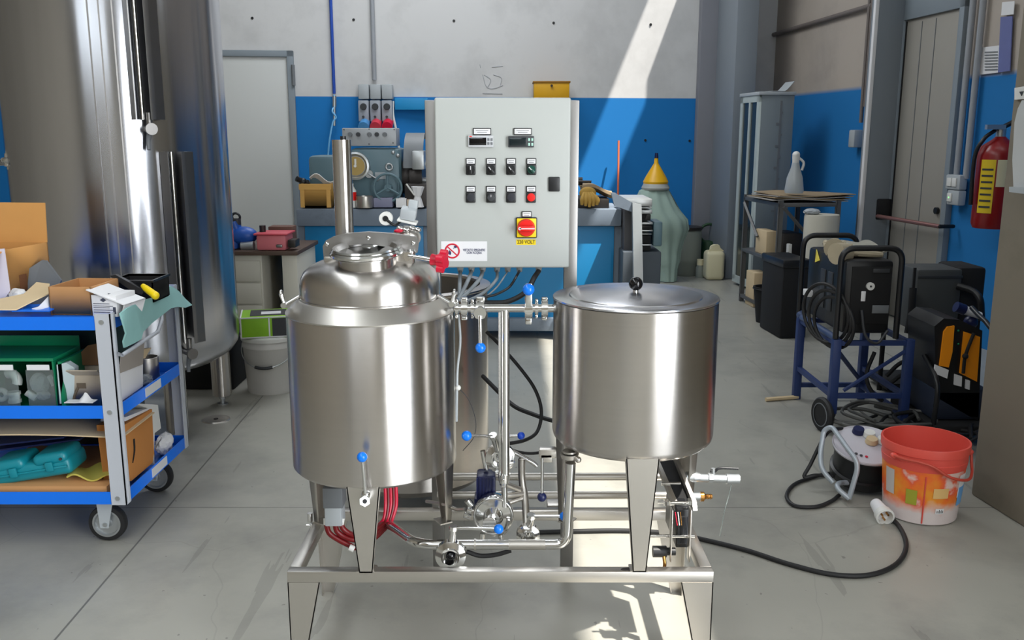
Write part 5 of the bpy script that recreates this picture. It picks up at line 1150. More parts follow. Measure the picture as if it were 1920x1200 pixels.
q = M3(27, 742, .04); o = MB().cyl(q - Vector((0, 0, .022)), q + Vector((0, 0, .012)), .019).cyl(q + Vector((0, 0, .005)), q + Vector((0, 0, .016)), .022).cyl(q - Vector((0, 0, .024)), q - Vector((0, 0, .012)), .022).build('pipe_socket', PIPEW); tag(o, labs[1], 'fitting')
q = M3(3, 740, .04); o = MB().torus(q, .018, .009, (0, -1, 0), 24, 10).build('pipe_ring', PIPEW); tag(o, labs[2], 'fitting')
crumple(M3(75, 718, .06), .034, FROST, 'bagged_fitting', labs[3], 'fitting', (1, .7, 1.1), 5); crumple(M3(82, 741, .05), .022, FROST, 'bagged_fitting', labs[4], 'fitting', (1.1, .8, .8), 6)
q = M3(57, 741, .04); o = MB().cyl(q - Vector((.012, 0, -.01)), q + Vector((.02, 0, -.012)), .012).build('small_fitting', PIPEW); tag(o, labs[5], 'fitting')
q = M3(97, 712, .04); o = MB().cyl(q - Vector((.008, 0, -.016)), q + Vector((.008, 0, -.02)), .009, .012, 6).build('small_fitting', PIPEW); tag(o, labs[6], 'fitting')
o = MB().prism([M3(106, 684, .0), M3(124, 680, .0), M3(140, 690, .03), M3(139, 754, .03), M3(112, 757, 0)], (0, .03, 0)).build('plastic_sleeve', mat('milky_plastic', (176, 190, 192), .3)); tag(o, 'milky plastic sleeve standing right of the green bins', 'sleeve')
pc = M3(168, 756, .06)
cb3 = obox('cardboard_box', 'small pale cardboard box with tall torn flap on the middle shelf', 'box', pc.x, 3.2, zm, .13, .14, .125, 0, mat('greyish_card', (178, 166, 148), .8), flaps=(('F', 50, .035),))
MB().prism([(-.07, .05, .13), (-.062, .05, .175), (-.03, .05, .205), (.05, .05, .22), (.065, .05, .13)], (0, .004, 0)).build('torn_flap', mat('brown_card', (120, 88, 58), .85), cb3, local=True)
MB().box((-.025, -.0715, .075), (.008, -.07, .095)).tube([(-.02, -.0715, .08), (-.035, -.0715, .05), (-.04, -.0715, .035)], .005, 6).build('printed_mark', mat('olive_brown_print', (96, 84, 70), .8), cb3, local=True)
o = MB().sheet(lambda s, q_: M3(120, 757, -.05) + Vector((.10 * s, .04 * q_, .004 + .03 * max(0, 1 - abs(s - .6) * 5) * q_)), 14, 2, .002).build('paper_scrap', PAPER); tag(o, 'small folded white paper scrap on the middle shelf front edge', 'paper')
# tall dark cloth/green things behind in the middle shelf
o = MB().box((-2.1, 3.4, zm), (-1.55, 3.6, zm + .24), .02).build('dark_green_case', mat('deep_green_plastic', (18, 52, 42), .6)); tag(o, 'dark green case at the back of the middle cart shelf', 'case')
# right end cartons
wc = thing('white_carton', 'open white carton with grey inner flap at the right end of the middle shelf', 'carton', onX(248, 700, -1.42))
P3 = [onX(x, y, -1.40) for x, y in ((225, 700), (268, 683), (268, 724), (229, 752))]
MB().prism(P3, (-.09, 0, 0)).build('carton_body', PAPER, wc)
MB().prism([onX(x, y, -1.395) for x, y in ((228, 664), (271, 641), (268, 683), (225, 700))], (-.004, 0, 0)).build('raised_flap', mat('grey_board', (158, 150, 142), .8), wc)
MB().prism([onX(x, y, -1.42) for x, y in ((270, 655), (284, 652), (272, 672), (269, 672))], (-.02, 0, 0)).build('brown_flap', CARDL, wc)
p = onX(290, 684, -1.44); p.z = zm + .045; o = MB().rev([(0, 0), (.045, 0), (.045, .085), (.042, .085), (.042, .004), (0, .004)], (p.x - .03, p.y, p.z - .04), seg=32).build('steel_sleeve', STEELF); tag(o, 'short wide steel sleeve on the middle shelf near the back post', 'sleeve')
crumple(onX(278, 712, -1.43) + Vector((-.02, 0, -.0)), .035, FROST, 'screw_bag', 'clear bag of small parts at the right rim of the middle shelf', 'bag', (1, 1.2, .6), 9)
# ---- lower shelf
zl = ZS['low'] - .04
LYf = 3.12
def B3(px, py, d=0): return at(px, py, LYf + d)
a, c = B3(-80, 900, -.03), B3(212, 918, -.03)
o = MB().box((-1.95, 3.06, zl), (-1.45, 3.5, zl + .05), .003).build('cardboard_tray', CARD); tag(o, 'flat brown cardboard tray lying on the bottom shelf', 'tray')
zl2 = zl + .051
tc_ = thing('drill_case', 'teal moulded plastic tool case lying on the bottom shelf', 'tool case', (B3(80, 880).x, 3.16, zl2))
M = Matrix.Translation(Vector((B3(70, 880).x, 3.16, zl2 + .055))) @ Euler((0, R(-9), R(3))).to_matrix().to_4x4()
bd = MB().box((-.17, -.07, -.045), (.13, .08, .02), .02, M, 4).box((-.15, -.075, .0), (.03 - .06, .07, .045), .02, M, 4).box((.0, -.075, .0), (.125, .07, .045), .02, M, 4).box((-.16, -.072, -.03), (-.07, .02, .035), .018, M, 4).build('case_body', TEALP, tc_)
MB().box((-.17, -.078, -.014), (.12, -.068, -.006), .003, M).build('seam_rib', TEALP, tc_)
for x in (-.07, .06): MB().box((x - .014, -.084, -.02), (x + .014, -.074, .016), .004, M).build('latch', TEALP, tc_)
MB().cyl(M @ Vector((.105, -.071, .02)), M @ Vector((.105, -.08, .02)), .005).build('rivet', DGREY, tc_)
for k, (x0, y0, x1, y1) in enumerate(((-20, 848, 150, 826), (-20, 838, 120, 822))):
    p, q = B3(x0, y0, .1), B3(x1, y1, .1); b = MB().prism([p, q, q + Vector((0, 0, .006)), p + Vector((0, 0, .006))], (0, .1, 0)); o = b.build('navy_folder', mat('navy_cover', (22, 34, 84), .5) if k == 0 else MATS['navy_cover']); tag(o, ('lower' if k == 0 else 'upper') + ' of two navy folders above the teal case', 'folder', 'navy folders on the bottom shelf')
b = MB().box((.0, -.003, 0), (.032, .0, .0035), 0, Matrix.Translation(B3(44, 846, .095)) @ Euler((0, R(-12), 0)).to_matrix().to_4x4()); o = b.build('white_strip', PAPER); tag(o, 'thin white strip on the lower navy folder', 'strip')
b = MB().sheet(lambda s, q_: B3(125, 905, -.02) + Vector((.16 * s, .12 * q_, .01 + .012 * math.sin(8 * s + 4 * q_) + .012)), 18, 6, .006); o = b.build('yellow_bag', mat('yellow_film', (206, 196, 96), .35, trans=.2)); tag(o, 'folded translucent yellow bag right of the teal case', 'bag')
o = MB().sheet(lambda s, q_: Vector((-2.1 + .72 * s, 3.06 + .3 * q_, .405 + .012 * math.sin(PI * s))), 12, 3, .004).build('cardboard_sheet', CARDL); tag(o, 'bowed cardboard sheet above the things on the bottom shelf', 'cardboard')
o = MB().box((-2.1, 3.5, zl2), (-1.52, 3.62, zl2 + .18), .01).build('dark_toolbox', DGREY); tag(o, 'dark box at the back of the bottom cart shelf', 'box')
ob = thing('cardboard_box', 'orange-brown cardboard box with hand slot at the right end of the bottom shelf', 'box', (-1.44, 3.3, zl))
P3 = [onX(x, y, -1.392) for x, y in ((233, 795), (284, 769), (288, 848), (284, 866), (246, 902), (240, 850))]
P3 = [onX(x, y, -1.392) for x, y in ((233, 797), (285, 767), (289, 850), (286, 868), (246, 902))]
MB().prism(P3, (-.10, 0, 0)).build('box_body', CARDO, ob)
MB().tube([onX(251, 823, -1.390), onX(252, 845, -1.390), onX(249, 868, -1.390)], [.004, .0035, .002], 8, n=3).build('hand_slot', SOOT, ob)
MB().prism([onX(x, y, -1.40) for x, y in ((235, 790), (284, 766), (281, 764), (236, 782))], (-.09, 0, .0)).build('top_tape', PAPER, ob)
P3 = [onX(x, y, -1.402) for x, y in ((250, 756), (296, 759), (302, 803), (290, 812), (289, 850), (290, 870), (286, 872), (284, 768))]
o = MB().prism(P3, (-.06, 0, 0)).build('white_carton', WHITEP); tag(o, 'white carton behind the orange-brown box on the bottom shelf', 'carton')
crumple(onX(308, 832, -1.42), .045, PAPER, 'printed_bag', 'crumpled white printed bag at the back right of the bottom shelf', 'bag', (.7, 1.3, 1), 12)

# ================================================================== RIGHT SIDE
# cabinet
p0 = fl(1372, 532); ucv = uv_of(p0)
cu0, cv1 = ucv[0], ucv[1]; cv0 = cv1 - .47; cz = at(1440, 178, 8.5).z
cbn = thing('metal_cabinet', 'tall grey metal cabinet with white framed glass door by the blue wall', 'cabinet', W(cu0 + .3, cv0 + .25))
b = MB(); cu1 = px_u(1483, cv0, 300); rbox(b, cu0 + .02, cv0, 0.03, cu1, cv1, cz, .004); b.build('cabinet_body', CABG, cbn)
b = MB(); rbox(b, cu0 - .01, cv0 - .01, cz, cu1 + .01, cv1 + .01, cz + .03, .003); b.build('top_plate', GREYP, cbn)
cdo = MB()
rbox(cdo, cu0, cv0, .06, cu0 + .02, cv0 + .06, cz); rbox(cdo, cu0, cv1 - .06, .06, cu0 + .02, cv1, cz); rbox(cdo, cu0, cv0, cz - .06, cu0 + .02, cv1, cz); rbox(cdo, cu0, cv0, .03, cu0 + .02, cv1, .1)
rbox(cdo, cu0, (cv0 + cv1) / 2 - .02, .06, cu0 + .02, (cv0 + cv1) / 2 + .02, cz)
dd_ = cdo.build('door_frame', mat('pale_green_white_paint', (176, 186, 184), .5), cbn)
b = MB(); rbox(b, cu0 + .012, cv0 + .02, .1, cu0 + .018, cv1 - .02, cz - .02); b.build('door_glass', mat('dark_glass', (48, 56, 58), .1), dd_)
b = MB(); rbox(b, cu0 + .2, cv0 - .003, .3, cu0 + .22, cv0 - .0, cz - .05)
for k in range(14): rbox(b, cu0 + .17 + .03 * (k % 2), cv0 - .004, .35 + k * .1, cu0 + .2 + .03 * (k % 2), cv0 - .0, .37 + k * .1)
b.build('slot_strip', MIDGREY, cbn)
o = MB().sheet(lambda s, q: W(cu0 + .12 + (cu1 - cu0 - .12) * s, cv0 + .02 + .2 * q, cz + .035 + .12 * max(0, s - .6) ** 1.2 * 2.2), 12, 2, .004).build('curled_paper', GREYP); tag(o, 'curled pale sheet lying on top of the metal cabinet', 'paper')
# shelf rack
ra = fl(1449, 598); sX0, sY0 = ra.x, ra.y
rk = thing('metal_rack', 'worn galvanised two-shelf rack in front of the grey cabinet', 'rack', (sX0 + .25, sY0 + .4, 0))
zr_ = .95
Mr = Matrix.Translation((sX0, sY0, 0)) @ Matrix.Rotation(R(5), 4, 'Z')
sw, sdp = .47, .80
for x in (0, sw):
    for y in (0, sdp): MB().box((x, y, 0), (x + .035, y + .004, zr_), 0, Mr).box((x, y, 0), (x + .004, y + .035, zr_), 0, Mr).build('post', SHELFM, rk)
for z in (zr_ - .02, .48):
    MB().box((0, 0, z - .03), (sw + .035, sdp + .03, z), .002, Mr).build('shelf_board', SHELFM, rk)
MB().box((0, 0, .04), (sw + .035, .03, .07), 0, Mr).box((0, 0, .04), (.03, sdp + .03, .07), 0, Mr).build('bottom_rail', SHELFM, rk)
for (p, q) in (((.03, -.004, .9), (sw - .06, -.004, .5)), ((-.004, sdp, .88), (-.004, sdp * .55, .62))): MB().tube([Mr @ Vector(p), Mr @ Vector(q)], .014, 4, smooth=False).build('diagonal_brace', SHELFM, rk)
def onr(x, y, z): return Mr @ Vector((x, y, z))
for k in range(4):
    b = MB().sheet(lambda s, q, k=k: onr(-.05 + .62 * s + .02 * k, .02 + .6 * q, zr_ + .003 + .012 * k + .008 * math.sin(5 * s + k) * math.cos(3 * q)), 12, 6, .006)
    o = b.build('dusty_sheet', mat('dusty_paper', (158, 154, 150), .8) if k == 0 else (MATS['dusty_paper'] if k % 2 == 0 else MATS['brown_paper'])); tag(o, 'dusty sheet in the pile on top of the metal rack, %s' % ['lowest', 'second from bottom', 'second from top', 'topmost'][k], 'sheet', 'sheets on the metal rack')
sb = thing('sprayer_bottle', 'translucent pale spray bottle standing on the metal rack', 'bottle', onr(.16, .12, zr_ + .06))
q = onr(.16, .12, zr_ + .052); MB().rev([(0, 0), (.07, 0), (.075, .02), (.062, .12), (.035, .2), (.028, .24), (0, .24)], q).build('bottle', FROST, sb); MB().cyl(q + Vector((0, 0, .23)), q + Vector((0, 0, .29)), .026, .03).sph(q + Vector((.0, 0, .3)), .03).tube([q + Vector((.02, 0, .28)), q + Vector((.06, -.01, .24)), q + Vector((.05, -.01, .18))], .01).build('trigger_head', WHITEP, sb)
for (x, y, z, w_, d_, h_, m, nm, lab) in ((.06, .28, .48, .09, .25, .2, CARDL, 'small_carton', 'small tan carton on the middle shelf of the rack'), (.2, .18, .48, .16, .3, .19, DARKM, 'dark_tin', 'dark square tin on the middle shelf of the rack'), (.13, .05, .48, .03, .05, .12, WHITEP, 'white_bottle', 'small white bottle on the middle shelf of the rack'), (.15, .2, .0, .18, .2, .36, mat('rust_card', (128, 92, 66), .8), 'rusty_box', 'rust-brown box standing under the metal rack'), (.07, .5, .0, .12, .2, .3, CARDL, 'pale_board', 'pale wooden block standing under the far side of the rack')):
    o = MB().box((x - w_ / 2, y, z + .001), (x + w_ / 2, y + d_, z + h_), .006, Mr).build(nm, m); tag(o, lab, nm.split('_')[-1])
# dark chest in front of the rack
o = thing('black_chest', 'narrow black chest standing on the floor in front of the metal rack', 'chest', (2.03, 6.68, 0))
b = MB(); MB().box((-.1, -.22, 0), (.1, .2, .56), .015, Matrix.Translation((2.03, 6.68, 0)) @ Matrix.Rotation(R(5), 4, 'Z')).build('chest_body', SOOT, o); MB().box((-.108, -.23, .52), (.108, .21, .58), .01, Matrix.Translation((2.03, 6.68, 0)) @ Matrix.Rotation(R(5), 4, 'Z')).build('chest_lid', BLACK, o)
p = fl(1437, 598); bu = thing('black_bucket', 'small black bucket on the floor at the front of the metal rack', 'bucket', (p.x - .03, p.y - .02, 0))
MB().rev([(0, .002), (.085, .002), (.115, .27), (.12, .27), (.12, .285), (.105, .285), (.078, .01), (0, .01)], (p.x - .03, p.y - .12, 0)).build('bucket_body', SOOT, bu); MB().torus((p.x - .03, p.y - .12, .27), .12, .004).build('rim', BLACK, bu)
# white drum on black chest level, behind
wd = thing('white_drum', 'tall off-white drum behind the black machine against the blue wall', 'drum', at(1537, 560, 6.95))
c = at(1537, 470, 6.95); zt_ = at(1537, 402, 6.95).z; MB().rev([(0, 0), (.13, 0), (.13, zt_ - .02), (.125, zt_), (0, zt_)], (c.x, 6.95, 0)).build('drum_body', mat('off_white_plastic', (196, 192, 178), .5), wd)
crumple((c.x - .08, 6.95, zt_ + .02), .05, GREYP, 'grey_rag', 'grey rag on the rim of the off-white drum', 'rag', (1.2, 1, .5), 22)

# blue stand
st = thing('blue_stand', 'dark blue steel stand on small wheel carrying the black machine', 'stand', (1.8, 4.65, 0))
x0, x1, y0, y1, zs = 1.60, 1.96, 4.36, 4.92, .47
for (x, y) in ((x0, y1), (x0, y0), (x1, y1), (x1, y0)): MB().box((x - .02, y - .02, .0 if (x, y) != (x0, y0) else .09), (x + .02, y + .02, zs), .002).build('leg', DKBLUE, st)
for z in (zs - .02, .08, .18):
    b = MB()
    if z != .18: b.box((x0, y1 - .012, z - .012), (x1, y1 + .012, z + .012))
    b.box((x0 - .012, y0, z - .012), (x0 + .012, y1, z + .012)) if z != .08 else b
    b.box((x1 - .012, y0, z - .012), (x1 + .012, y1, z + .012))
    b.box((x0, y0 - .012, z - .012), (x1, y0 + .012, z + .012)) if z != .08 else b
    b.build('rail', DKBLUE, st)
MB().tube([(x0, y0, .42), (x1, y1, .1)], .012, 6, smooth=False).build('diagonal_brace', DKBLUE, st); MB().tube([(x1, y0, .42), (x1 - .3, y0 + .02, .2)], .01, 6, smooth=False).build('diagonal_brace', DKBLUE, st)
MB().cyl((x0, y0 + .01, zs), (x0, y1 - .02, zs), .018).sph((x0, y1, zs + .01), .026).build('top_tube', mat('scuffed_blue_paint', (64, 82, 120), .4), st)
MB().rev([(0, -.012), (.08, -.014), (.088, -.005), (.088, .005), (.08, .014), (0, .012)], (x0 - .05, y0 - .02, .088), (1, .25, 0), 32).build('wheel', RUBBER, st)
MB().rev([(.055, -.016), (.06, -.016), (.06, .016), (.055, .016)], (x0 - .05, y0 - .02, .088), (1, .25, 0), 28).build('wheel_hub', MIDGREY, st)
# black machine
mc_ = thing('black_power_unit', 'black power unit with tubular hoops, gauge and gloves on top, standing on the blue stand', 'machine', (1.74, 4.65, zs))
X0, X1, Y0, Y1, Z0, Z1 = 1.60, 1.865, 4.36, 4.93, zs + .025, .86
MB().box((X0 + .02, Y0, Z0), (X1 - .01, Y1, Z1), .02).build('housing', BLACK, mc_)
MB().box((X0 + .05, Y0 - .006, Z0 + .05), (X1 - .02, Y0, Z1 - .03), .004).build('front_panel', SOOT, mc_)
for y in (Y0 - .01, Y1):
    MB().bend([(X0 - .01, y, Z0 - .02), (X0 - .01, y, Z1 + .06), (X1 + .02, y, Z1 + .06), (X1 + .02, y, Z0 - .02)], .0145, .07, 12).build('hoop', BLACK, mc_)
g = MB().cyl((1.74, Y0 - .02, .735), (1.74, Y0, .735), .019).build('gauge', WHITEP, mc_); MB().cyl((1.74, Y0 - .022, .735), (1.74, Y0 - .02, .735), .005).build('gauge_hub', DGREY, g)
MB().box((1.70, Y0 - .012, .66), (1.722, Y0 - .006, .71), .003).build('white_tag', PAPER, mc_)
MB().box((1.76, Y0 - .01, .60), (1.84, Y0 - .006, .64), .001).build('rating_plate', MIDGREY, mc_); MB().box((1.75, Y0 - .01, .80), (1.83, Y0 - .006, .82), .001).build('rating_plate', DGREY, mc_)
for k in range(2): MB().box((X0 + .015, Y0 + .16 + k * .11, Z0 + .08), (X0 + .021, Y0 + .23 + k * .11, Z0 + .28), .004).build('side_vent', DGREY, mc_)
MB().box((X0 - .012, Y1 - .12, .60), (X0 + .02, Y1 - .05, .635), .002).build('side_label', PAPER, mc_)
MB().prism([(X0 + .018, Y1 - .2, Z1 - .05), (X0 + .018, Y1 - .13, Z1 - .07), (X0 + .018, Y1 - .14, Z1 + .0)], (-.003, 0, 0)).build('warning_sticker', mat('warning_yellow', (240, 222, 90), .5), mc_)
for k in range(3): MB().torus((X0 - .03 + .015 * k, Y0 + .1 - .02 * k, .58 - .02 * k), .15 - .01 * k, .009, (1, .5, .1), 40, 8).build('coiled_hose', RUBBER, mc_)
MB().tube([(1.70, Y0 - .03, .62), (1.72, Y0 - .05, .5), (1.78, Y0 - .05, .46), (1.83, Y0 - .04, .52)], .007).build('front_cable', DGREY, mc_)
def glove(name, lab, c, rot, m, s=1):
    t = thing(name, lab, 'glove', c, R(rot)); b = MB(); b.sph((0, 0, .018), .05 * s, (1.2, .9, .35))
    for k in range(4): b.tube([(.03 * s, (-.03 + .02 * k) * s, .018), (.075 * s, (-.036 + .024 * k) * s, .022), (.105 * s, (-.04 + .027 * k) * s, .014)], [.013 * s, .013 * s, .009 * s], 8, n=3)
    b.tube([(-.02 * s, -.03 * s, .018), (.02 * s, -.07 * s, .015), (.045 * s, -.085 * s, .012)], [.013 * s, .012 * s, .009 * s], 8, n=3); b.build('palm_and_fingers', m, t, local=True)
    MB().cyl((-.10 * s, 0, .018), (-.045 * s, 0, .018), .04 * s, .036 * s, 16).build('cuff', m, t, local=True)
GLV = mat('pale_leather', (178, 166, 142), .8, 0, .1, 20)
glove('work_glove', 'pale leather work glove on the black power unit, nearest the camera', (1.71, 4.50, Z1 + .005), 30, GLV, 1.35); glove('work_glove', 'pale leather work glove on the black power unit, farther back', (1.70, 4.76, Z1 + .005), 70, MATS['pale_leather'], 1.3)
o = MB().sheet(lambda s, q: Vector((1.70 + .22 * s, 4.5 + .38 * q, Z1 + .012 + .03 * abs(math.sin(5 * s + 3 * q)))), 14, 10, .008).build('grey_rag', mat('grey_rag_cloth', (150, 148, 138), .9)); tag(o, 'grey rag spread over the top of the black power unit', 'rag')

# second dark trolley behind, dark grey bag and black tubular handle
t2 = thing('black_trolley', 'black tubular hand trolley with dark grey box beside the near column', 'trolley', (2.35, 5.0, 0))
TY = 5.0
def t3(px, py, d=0): return at(px, py, TY + d)
a, c = t3(1722, 505), t3(1795, 622); MB().box((a.x, TY, a.z), (c.x, TY + .25, c.z), .015).build('grey_box', mat('dark_box_grey', (66, 68, 68), .6), t2)
a2, c2_ = t3(1795, 500, .05), t3(1832, 640, .05); MB().box((a2.x, TY + .02, a2.z), (c2_.x, TY + .3, c2_.z), .02).build('black_box', SOOT, t2)
MB().box((t3(1757, 0).x, TY - .012, a.z + .01), (t3(1762, 0).x, TY, c.z)).build('strap', SOOT, t2)
MB().box((a.x, TY - .004, a.z - .05), (c.x, TY, a.z - .035), .002).build('reflective_strip', DGREY, t2)
for px in (1724, 1832): MB().tube([Vector((t3(px, 0).x, TY + .1, .0)), Vector((t3(px, 0).x, TY + .1, .72))], .014, 10).build('upright', SOOT, t2)
MB().bend([t3(1795, 536, .0), t3(1825, 545, -.05), t3(1838, 560, -.1), t3(1840, 600, -.1)], .02, .05).build('handle_tube', BLACK, t2)
MB().box((t3(1722, 0).x, TY - .02, .03), (t3(1835, 0).x, TY + .3, .07), .005).build('base_plate', SOOT, t2)
MB().tube([t3(1712, 540, -.05), t3(1708, 590, -.08), t3(1702, 625, -.1)], .02).build('hanging_lead', SOOT, t2)
tt = thing('welding_torch', 'white and blue torch handle resting above the orange welder', 'torch', t3(1815, 585, -.4))
MB().cyl(t3(1806, 580, -.4), t3(1838, 592, -.4), .024, .018).build('white_sleeve', PAPER, tt); MB().cyl(t3(1792, 575, -.4), t3(1808, 581, -.4), .028).sph(t3(1820, 604, -.38), .035).build('blue_grip', DBLUE, tt)
# orange welder on black trolley
wl_ = thing('orange_welder', 'orange and black welding machine leaning beside the near column', 'welding machine', (2.06, 4.3, .22))
WY = 4.2
def w3(px, py, d=0): return at(px, py, WY + d)
MB().prism([w3(1752, 612), w3(1770, 597), w3(1800, 600), w3(1842, 620), w3(1834, 790), w3(1756, 745)], (0, .30, 0)).build('black_case', BLACK, wl_)
MB().prism([w3(1770, 622, -.01), w3(1777, 613, -.01), w3(1790, 611, -.01), w3(1786, 660, -.01), w3(1779, 689, -.01), w3(1762, 686, -.01)], (0, .02, 0)).build('orange_panel', ORANGE, wl_)
MB().prism([w3(1808, 622, -.01), w3(1838, 632, -.01), w3(1832, 716, -.01), w3(1800, 700, -.01)], (0, .02, 0)).build('orange_panel', ORANGE, wl_)
for pl in (((1754, 684), (1779, 694), (1776, 710), (1752, 700)), ((1791, 702), (1804, 706), (1803, 725), (1790, 722)), ((1812, 712), (1819, 714), (1818, 731), (1811, 729))):
    MB().prism([w3(x, y, -.012) for x, y in pl], (0, .012, 0)).build('white_label', PAPER, wl_)
MB().tube([w3(1826, 625, -.02), w3(1816, 650, -.03), w3(1809, 672, -.03), w3(1806, 700, -.03)], .008).sph(w3(1810, 668, -.035), .014).build('strap', SOOT, wl_)
for y in (620, 645): MB().sph(w3(1797, y, -.005), .005).build('green_led_off', GREENP, wl_)
tb = thing('welder_trolley', 'black wheeled trolley base under the orange welder', 'trolley', (2.05, 4.3, 0))
MB().box((2.0, 4.12, .05), (2.34, 4.62, .10), .01).build('platform', SOOT, tb)
for (x, y) in ((2.03, 4.15), (2.29, 4.15), (2.03, 4.6), (2.29, 4.6)): MB().rev([(0, -.015), (.045, -.015), (.05, 0), (.045, .015), (0, .015)], (x, y, .05), (1, 0, 0), 24).build('wheel', RUBBER, tb)
MB().box((2.03, 4.2, .10), (2.3, 4.5, .26), .02).build('bottle_rest', mat('smoky_blue_box', (34, 42, 60), .6), tb)
MB().tube([(2.01, 4.14, .1), (2.01, 4.14, .3), (2.01, 4.3, .4)], .012, n=4).build('side_tube', BLACK, tb); MB().tube([(2.27, 4.14, .1), (2.27, 4.14, .5), (2.27, 4.4, .62)], .012, n=4).build('side_tube', BLACK, tb)
# tangled cables
rr = random.Random(7)
for k in range(7):
    cxk, cyk = 1.88 + .1 * (k % 3), 3.98 + .1 * (k % 4)
    pts = []
    for j in range(15):
        a = j * .75 + k; rad = .12 + .09 * rr.random(); pts.append((cxk + rad * math.cos(a) * 1.1 - .12 + (.1 if k > 3 else 0), cyk + rad * math.sin(a) + .1, .012 + .012 * k + .03 * rr.random()))
    o = MB().tube(pts, .008 + .002 * (k % 2), 8, n=5).build('tangled_cable', RUBBER if k % 3 else mat('grey_lead%d' % k, (78, 78, 76), .5)); tag(o, ['black cable loop lying lowest in the tangled heap under the blue stand', 'thin black cable in the tangled heap nearest the welder', 'thick cable at the back of the tangled heap by the stand', 'grey lead in the middle of the tangled heap', 'black cable on the right side of the tangled heap', 'second black cable from the top of the tangled heap', 'grey lead lying topmost on the tangled heap'][k], 'cable', 'tangled cables under the blue stand')
for k, pts in enumerate(([(1662, 705), (1690, 680), (1730, 672), (1760, 680)], [(1640, 560 + 100), (1625, 700), (1632, 730), (1655, 752)], [(1668, 720), (1700, 700), (1745, 712), (1760, 735)])):
    o = MB().tube([at(x, y, 4.6 - .02 * i) for i, (x, y) in enumerate(pts)], .011, 8).build('drooping_cable', RUBBER); tag(o, ['thick black cable arching from the stand to the welder, upper', 'thick black cable hanging inside the blue stand', 'thick black cable arching from the stand to the welder, lower'][k], 'cable')
o = MB().tube([fl(x, y, .008) for x, y in ((1595, 752), (1622, 778), (1650, 796), (1690, 806))], .005, 8).build('loose_wire', mat('grey_lead', (96, 94, 90), .5)); tag(o, 'thin grey cord on the floor from the stand towards the bucket', 'cord')
o = MB().tube([fl(1436, 749, .012), fl(1500, 744, .012)], .012, 6, smooth=False).build('wood_strip', CARDL); tag(o, 'thin pale strip lying on the floor left of the blue stand', 'strip')

# ---------------- cable reel
rp = fl(1622, 912); rc = Vector((1.475, 3.62, .06))
rl = thing('cable_reel', 'cable reel with black drum, pale front disc and grey tube frame on the floor', 'cable reel', (1.475, 3.62, 0))
ra_ = Vector((-.04, -.30, 1)).normalized(); rR = .135
MB().rev([(0, -.005), (rR * .96, -.005), (rR * .98, .03), (rR * .9, .035), (rR * .9, .12), (rR * .98, .125), (rR, .135), (0, .135)], rc, ra_, 56).build('drum', BLACK, rl)
MB().rev([(0, .139), (rR * .55, .139), (rR * .95, .141), (rR * .99, .146), (rR * 1.01, .141), (rR * 1.0, .134), (0, .134)], rc, ra_, 56).build('front_disc', mat('pale_disc_plastic', (196, 194, 202), .45), rl)
def rpt(a, r, h): return rc + (frame_of(ra_) @ Vector((math.cos(R(a)) * r, math.sin(R(a)) * r, 0))) + ra_ * h
for k, (a, r_, m_) in enumerate(((70, .07, WHITEP), (20, .075, WHITEP), (100, .09, DBLUE), (-10, .085, DBLUE), (40, .03, MATS['light_cardboard']))):
    q = rpt(a, r_, .142); MB().cyl(q, q + ra_ * .02, .026, .022, 16).build('socket_cover', m_, rl)
for k in range(3): q = rpt(230 + k * 14, .085, .142); MB().cyl(q, q + ra_ * .002, .006).build('disc_mark', CRIMSON if k == 2 else DGREY, rl)
MB().bend([at(1562, 905, 3.52) * 1.0, at(1540, 880, 3.55), at(1538, 850, 3.6), at(1545, 806, 3.64), at(1560, 800, 3.62), at(1590, 842, 3.5), at(1606, 862, 3.45), at(1608, 880, 3.44), at(1592, 935, 3.43)], .0105, .03, 12).build('tube_frame', mat('silver_tube_paint', (168, 176, 184), .35, .3), rl)
MB().bend([at(1592, 935, 3.43), at(1568, 915, 3.45), at(1572, 905, 3.5), at(1600, 905, 3.55)], .0105, .03, 12).build('frame_foot', MATS['silver_tube_paint'], rl)
o = MB().tube([fl(1564, 893, .05), at(1530, 891, 3.6), at(1508, 894, 3.6), at(1520, 870, 3.62), at(1545, 820, 3.66), at(1560, 806, 3.66), at(1580, 804, 3.7)], .008, 8).build('reel_cable', RUBBER); tag(o, 'black cord rising steeply from the reel frame', 'cord')
o = MB().tube([fl(1568, 885, .02), fl(1530, 893, .01), fl(1490, 908, .009), fl(1475, 930, .009), fl(1490, 948, .009), fl(1530, 950, .009), fl(1558, 940, .009), fl(1574, 928, .012)], .008, 8).build('reel_loop_cord', RUBBER); tag(o, 'black cord looped on the floor left of the cable reel', 'cord')

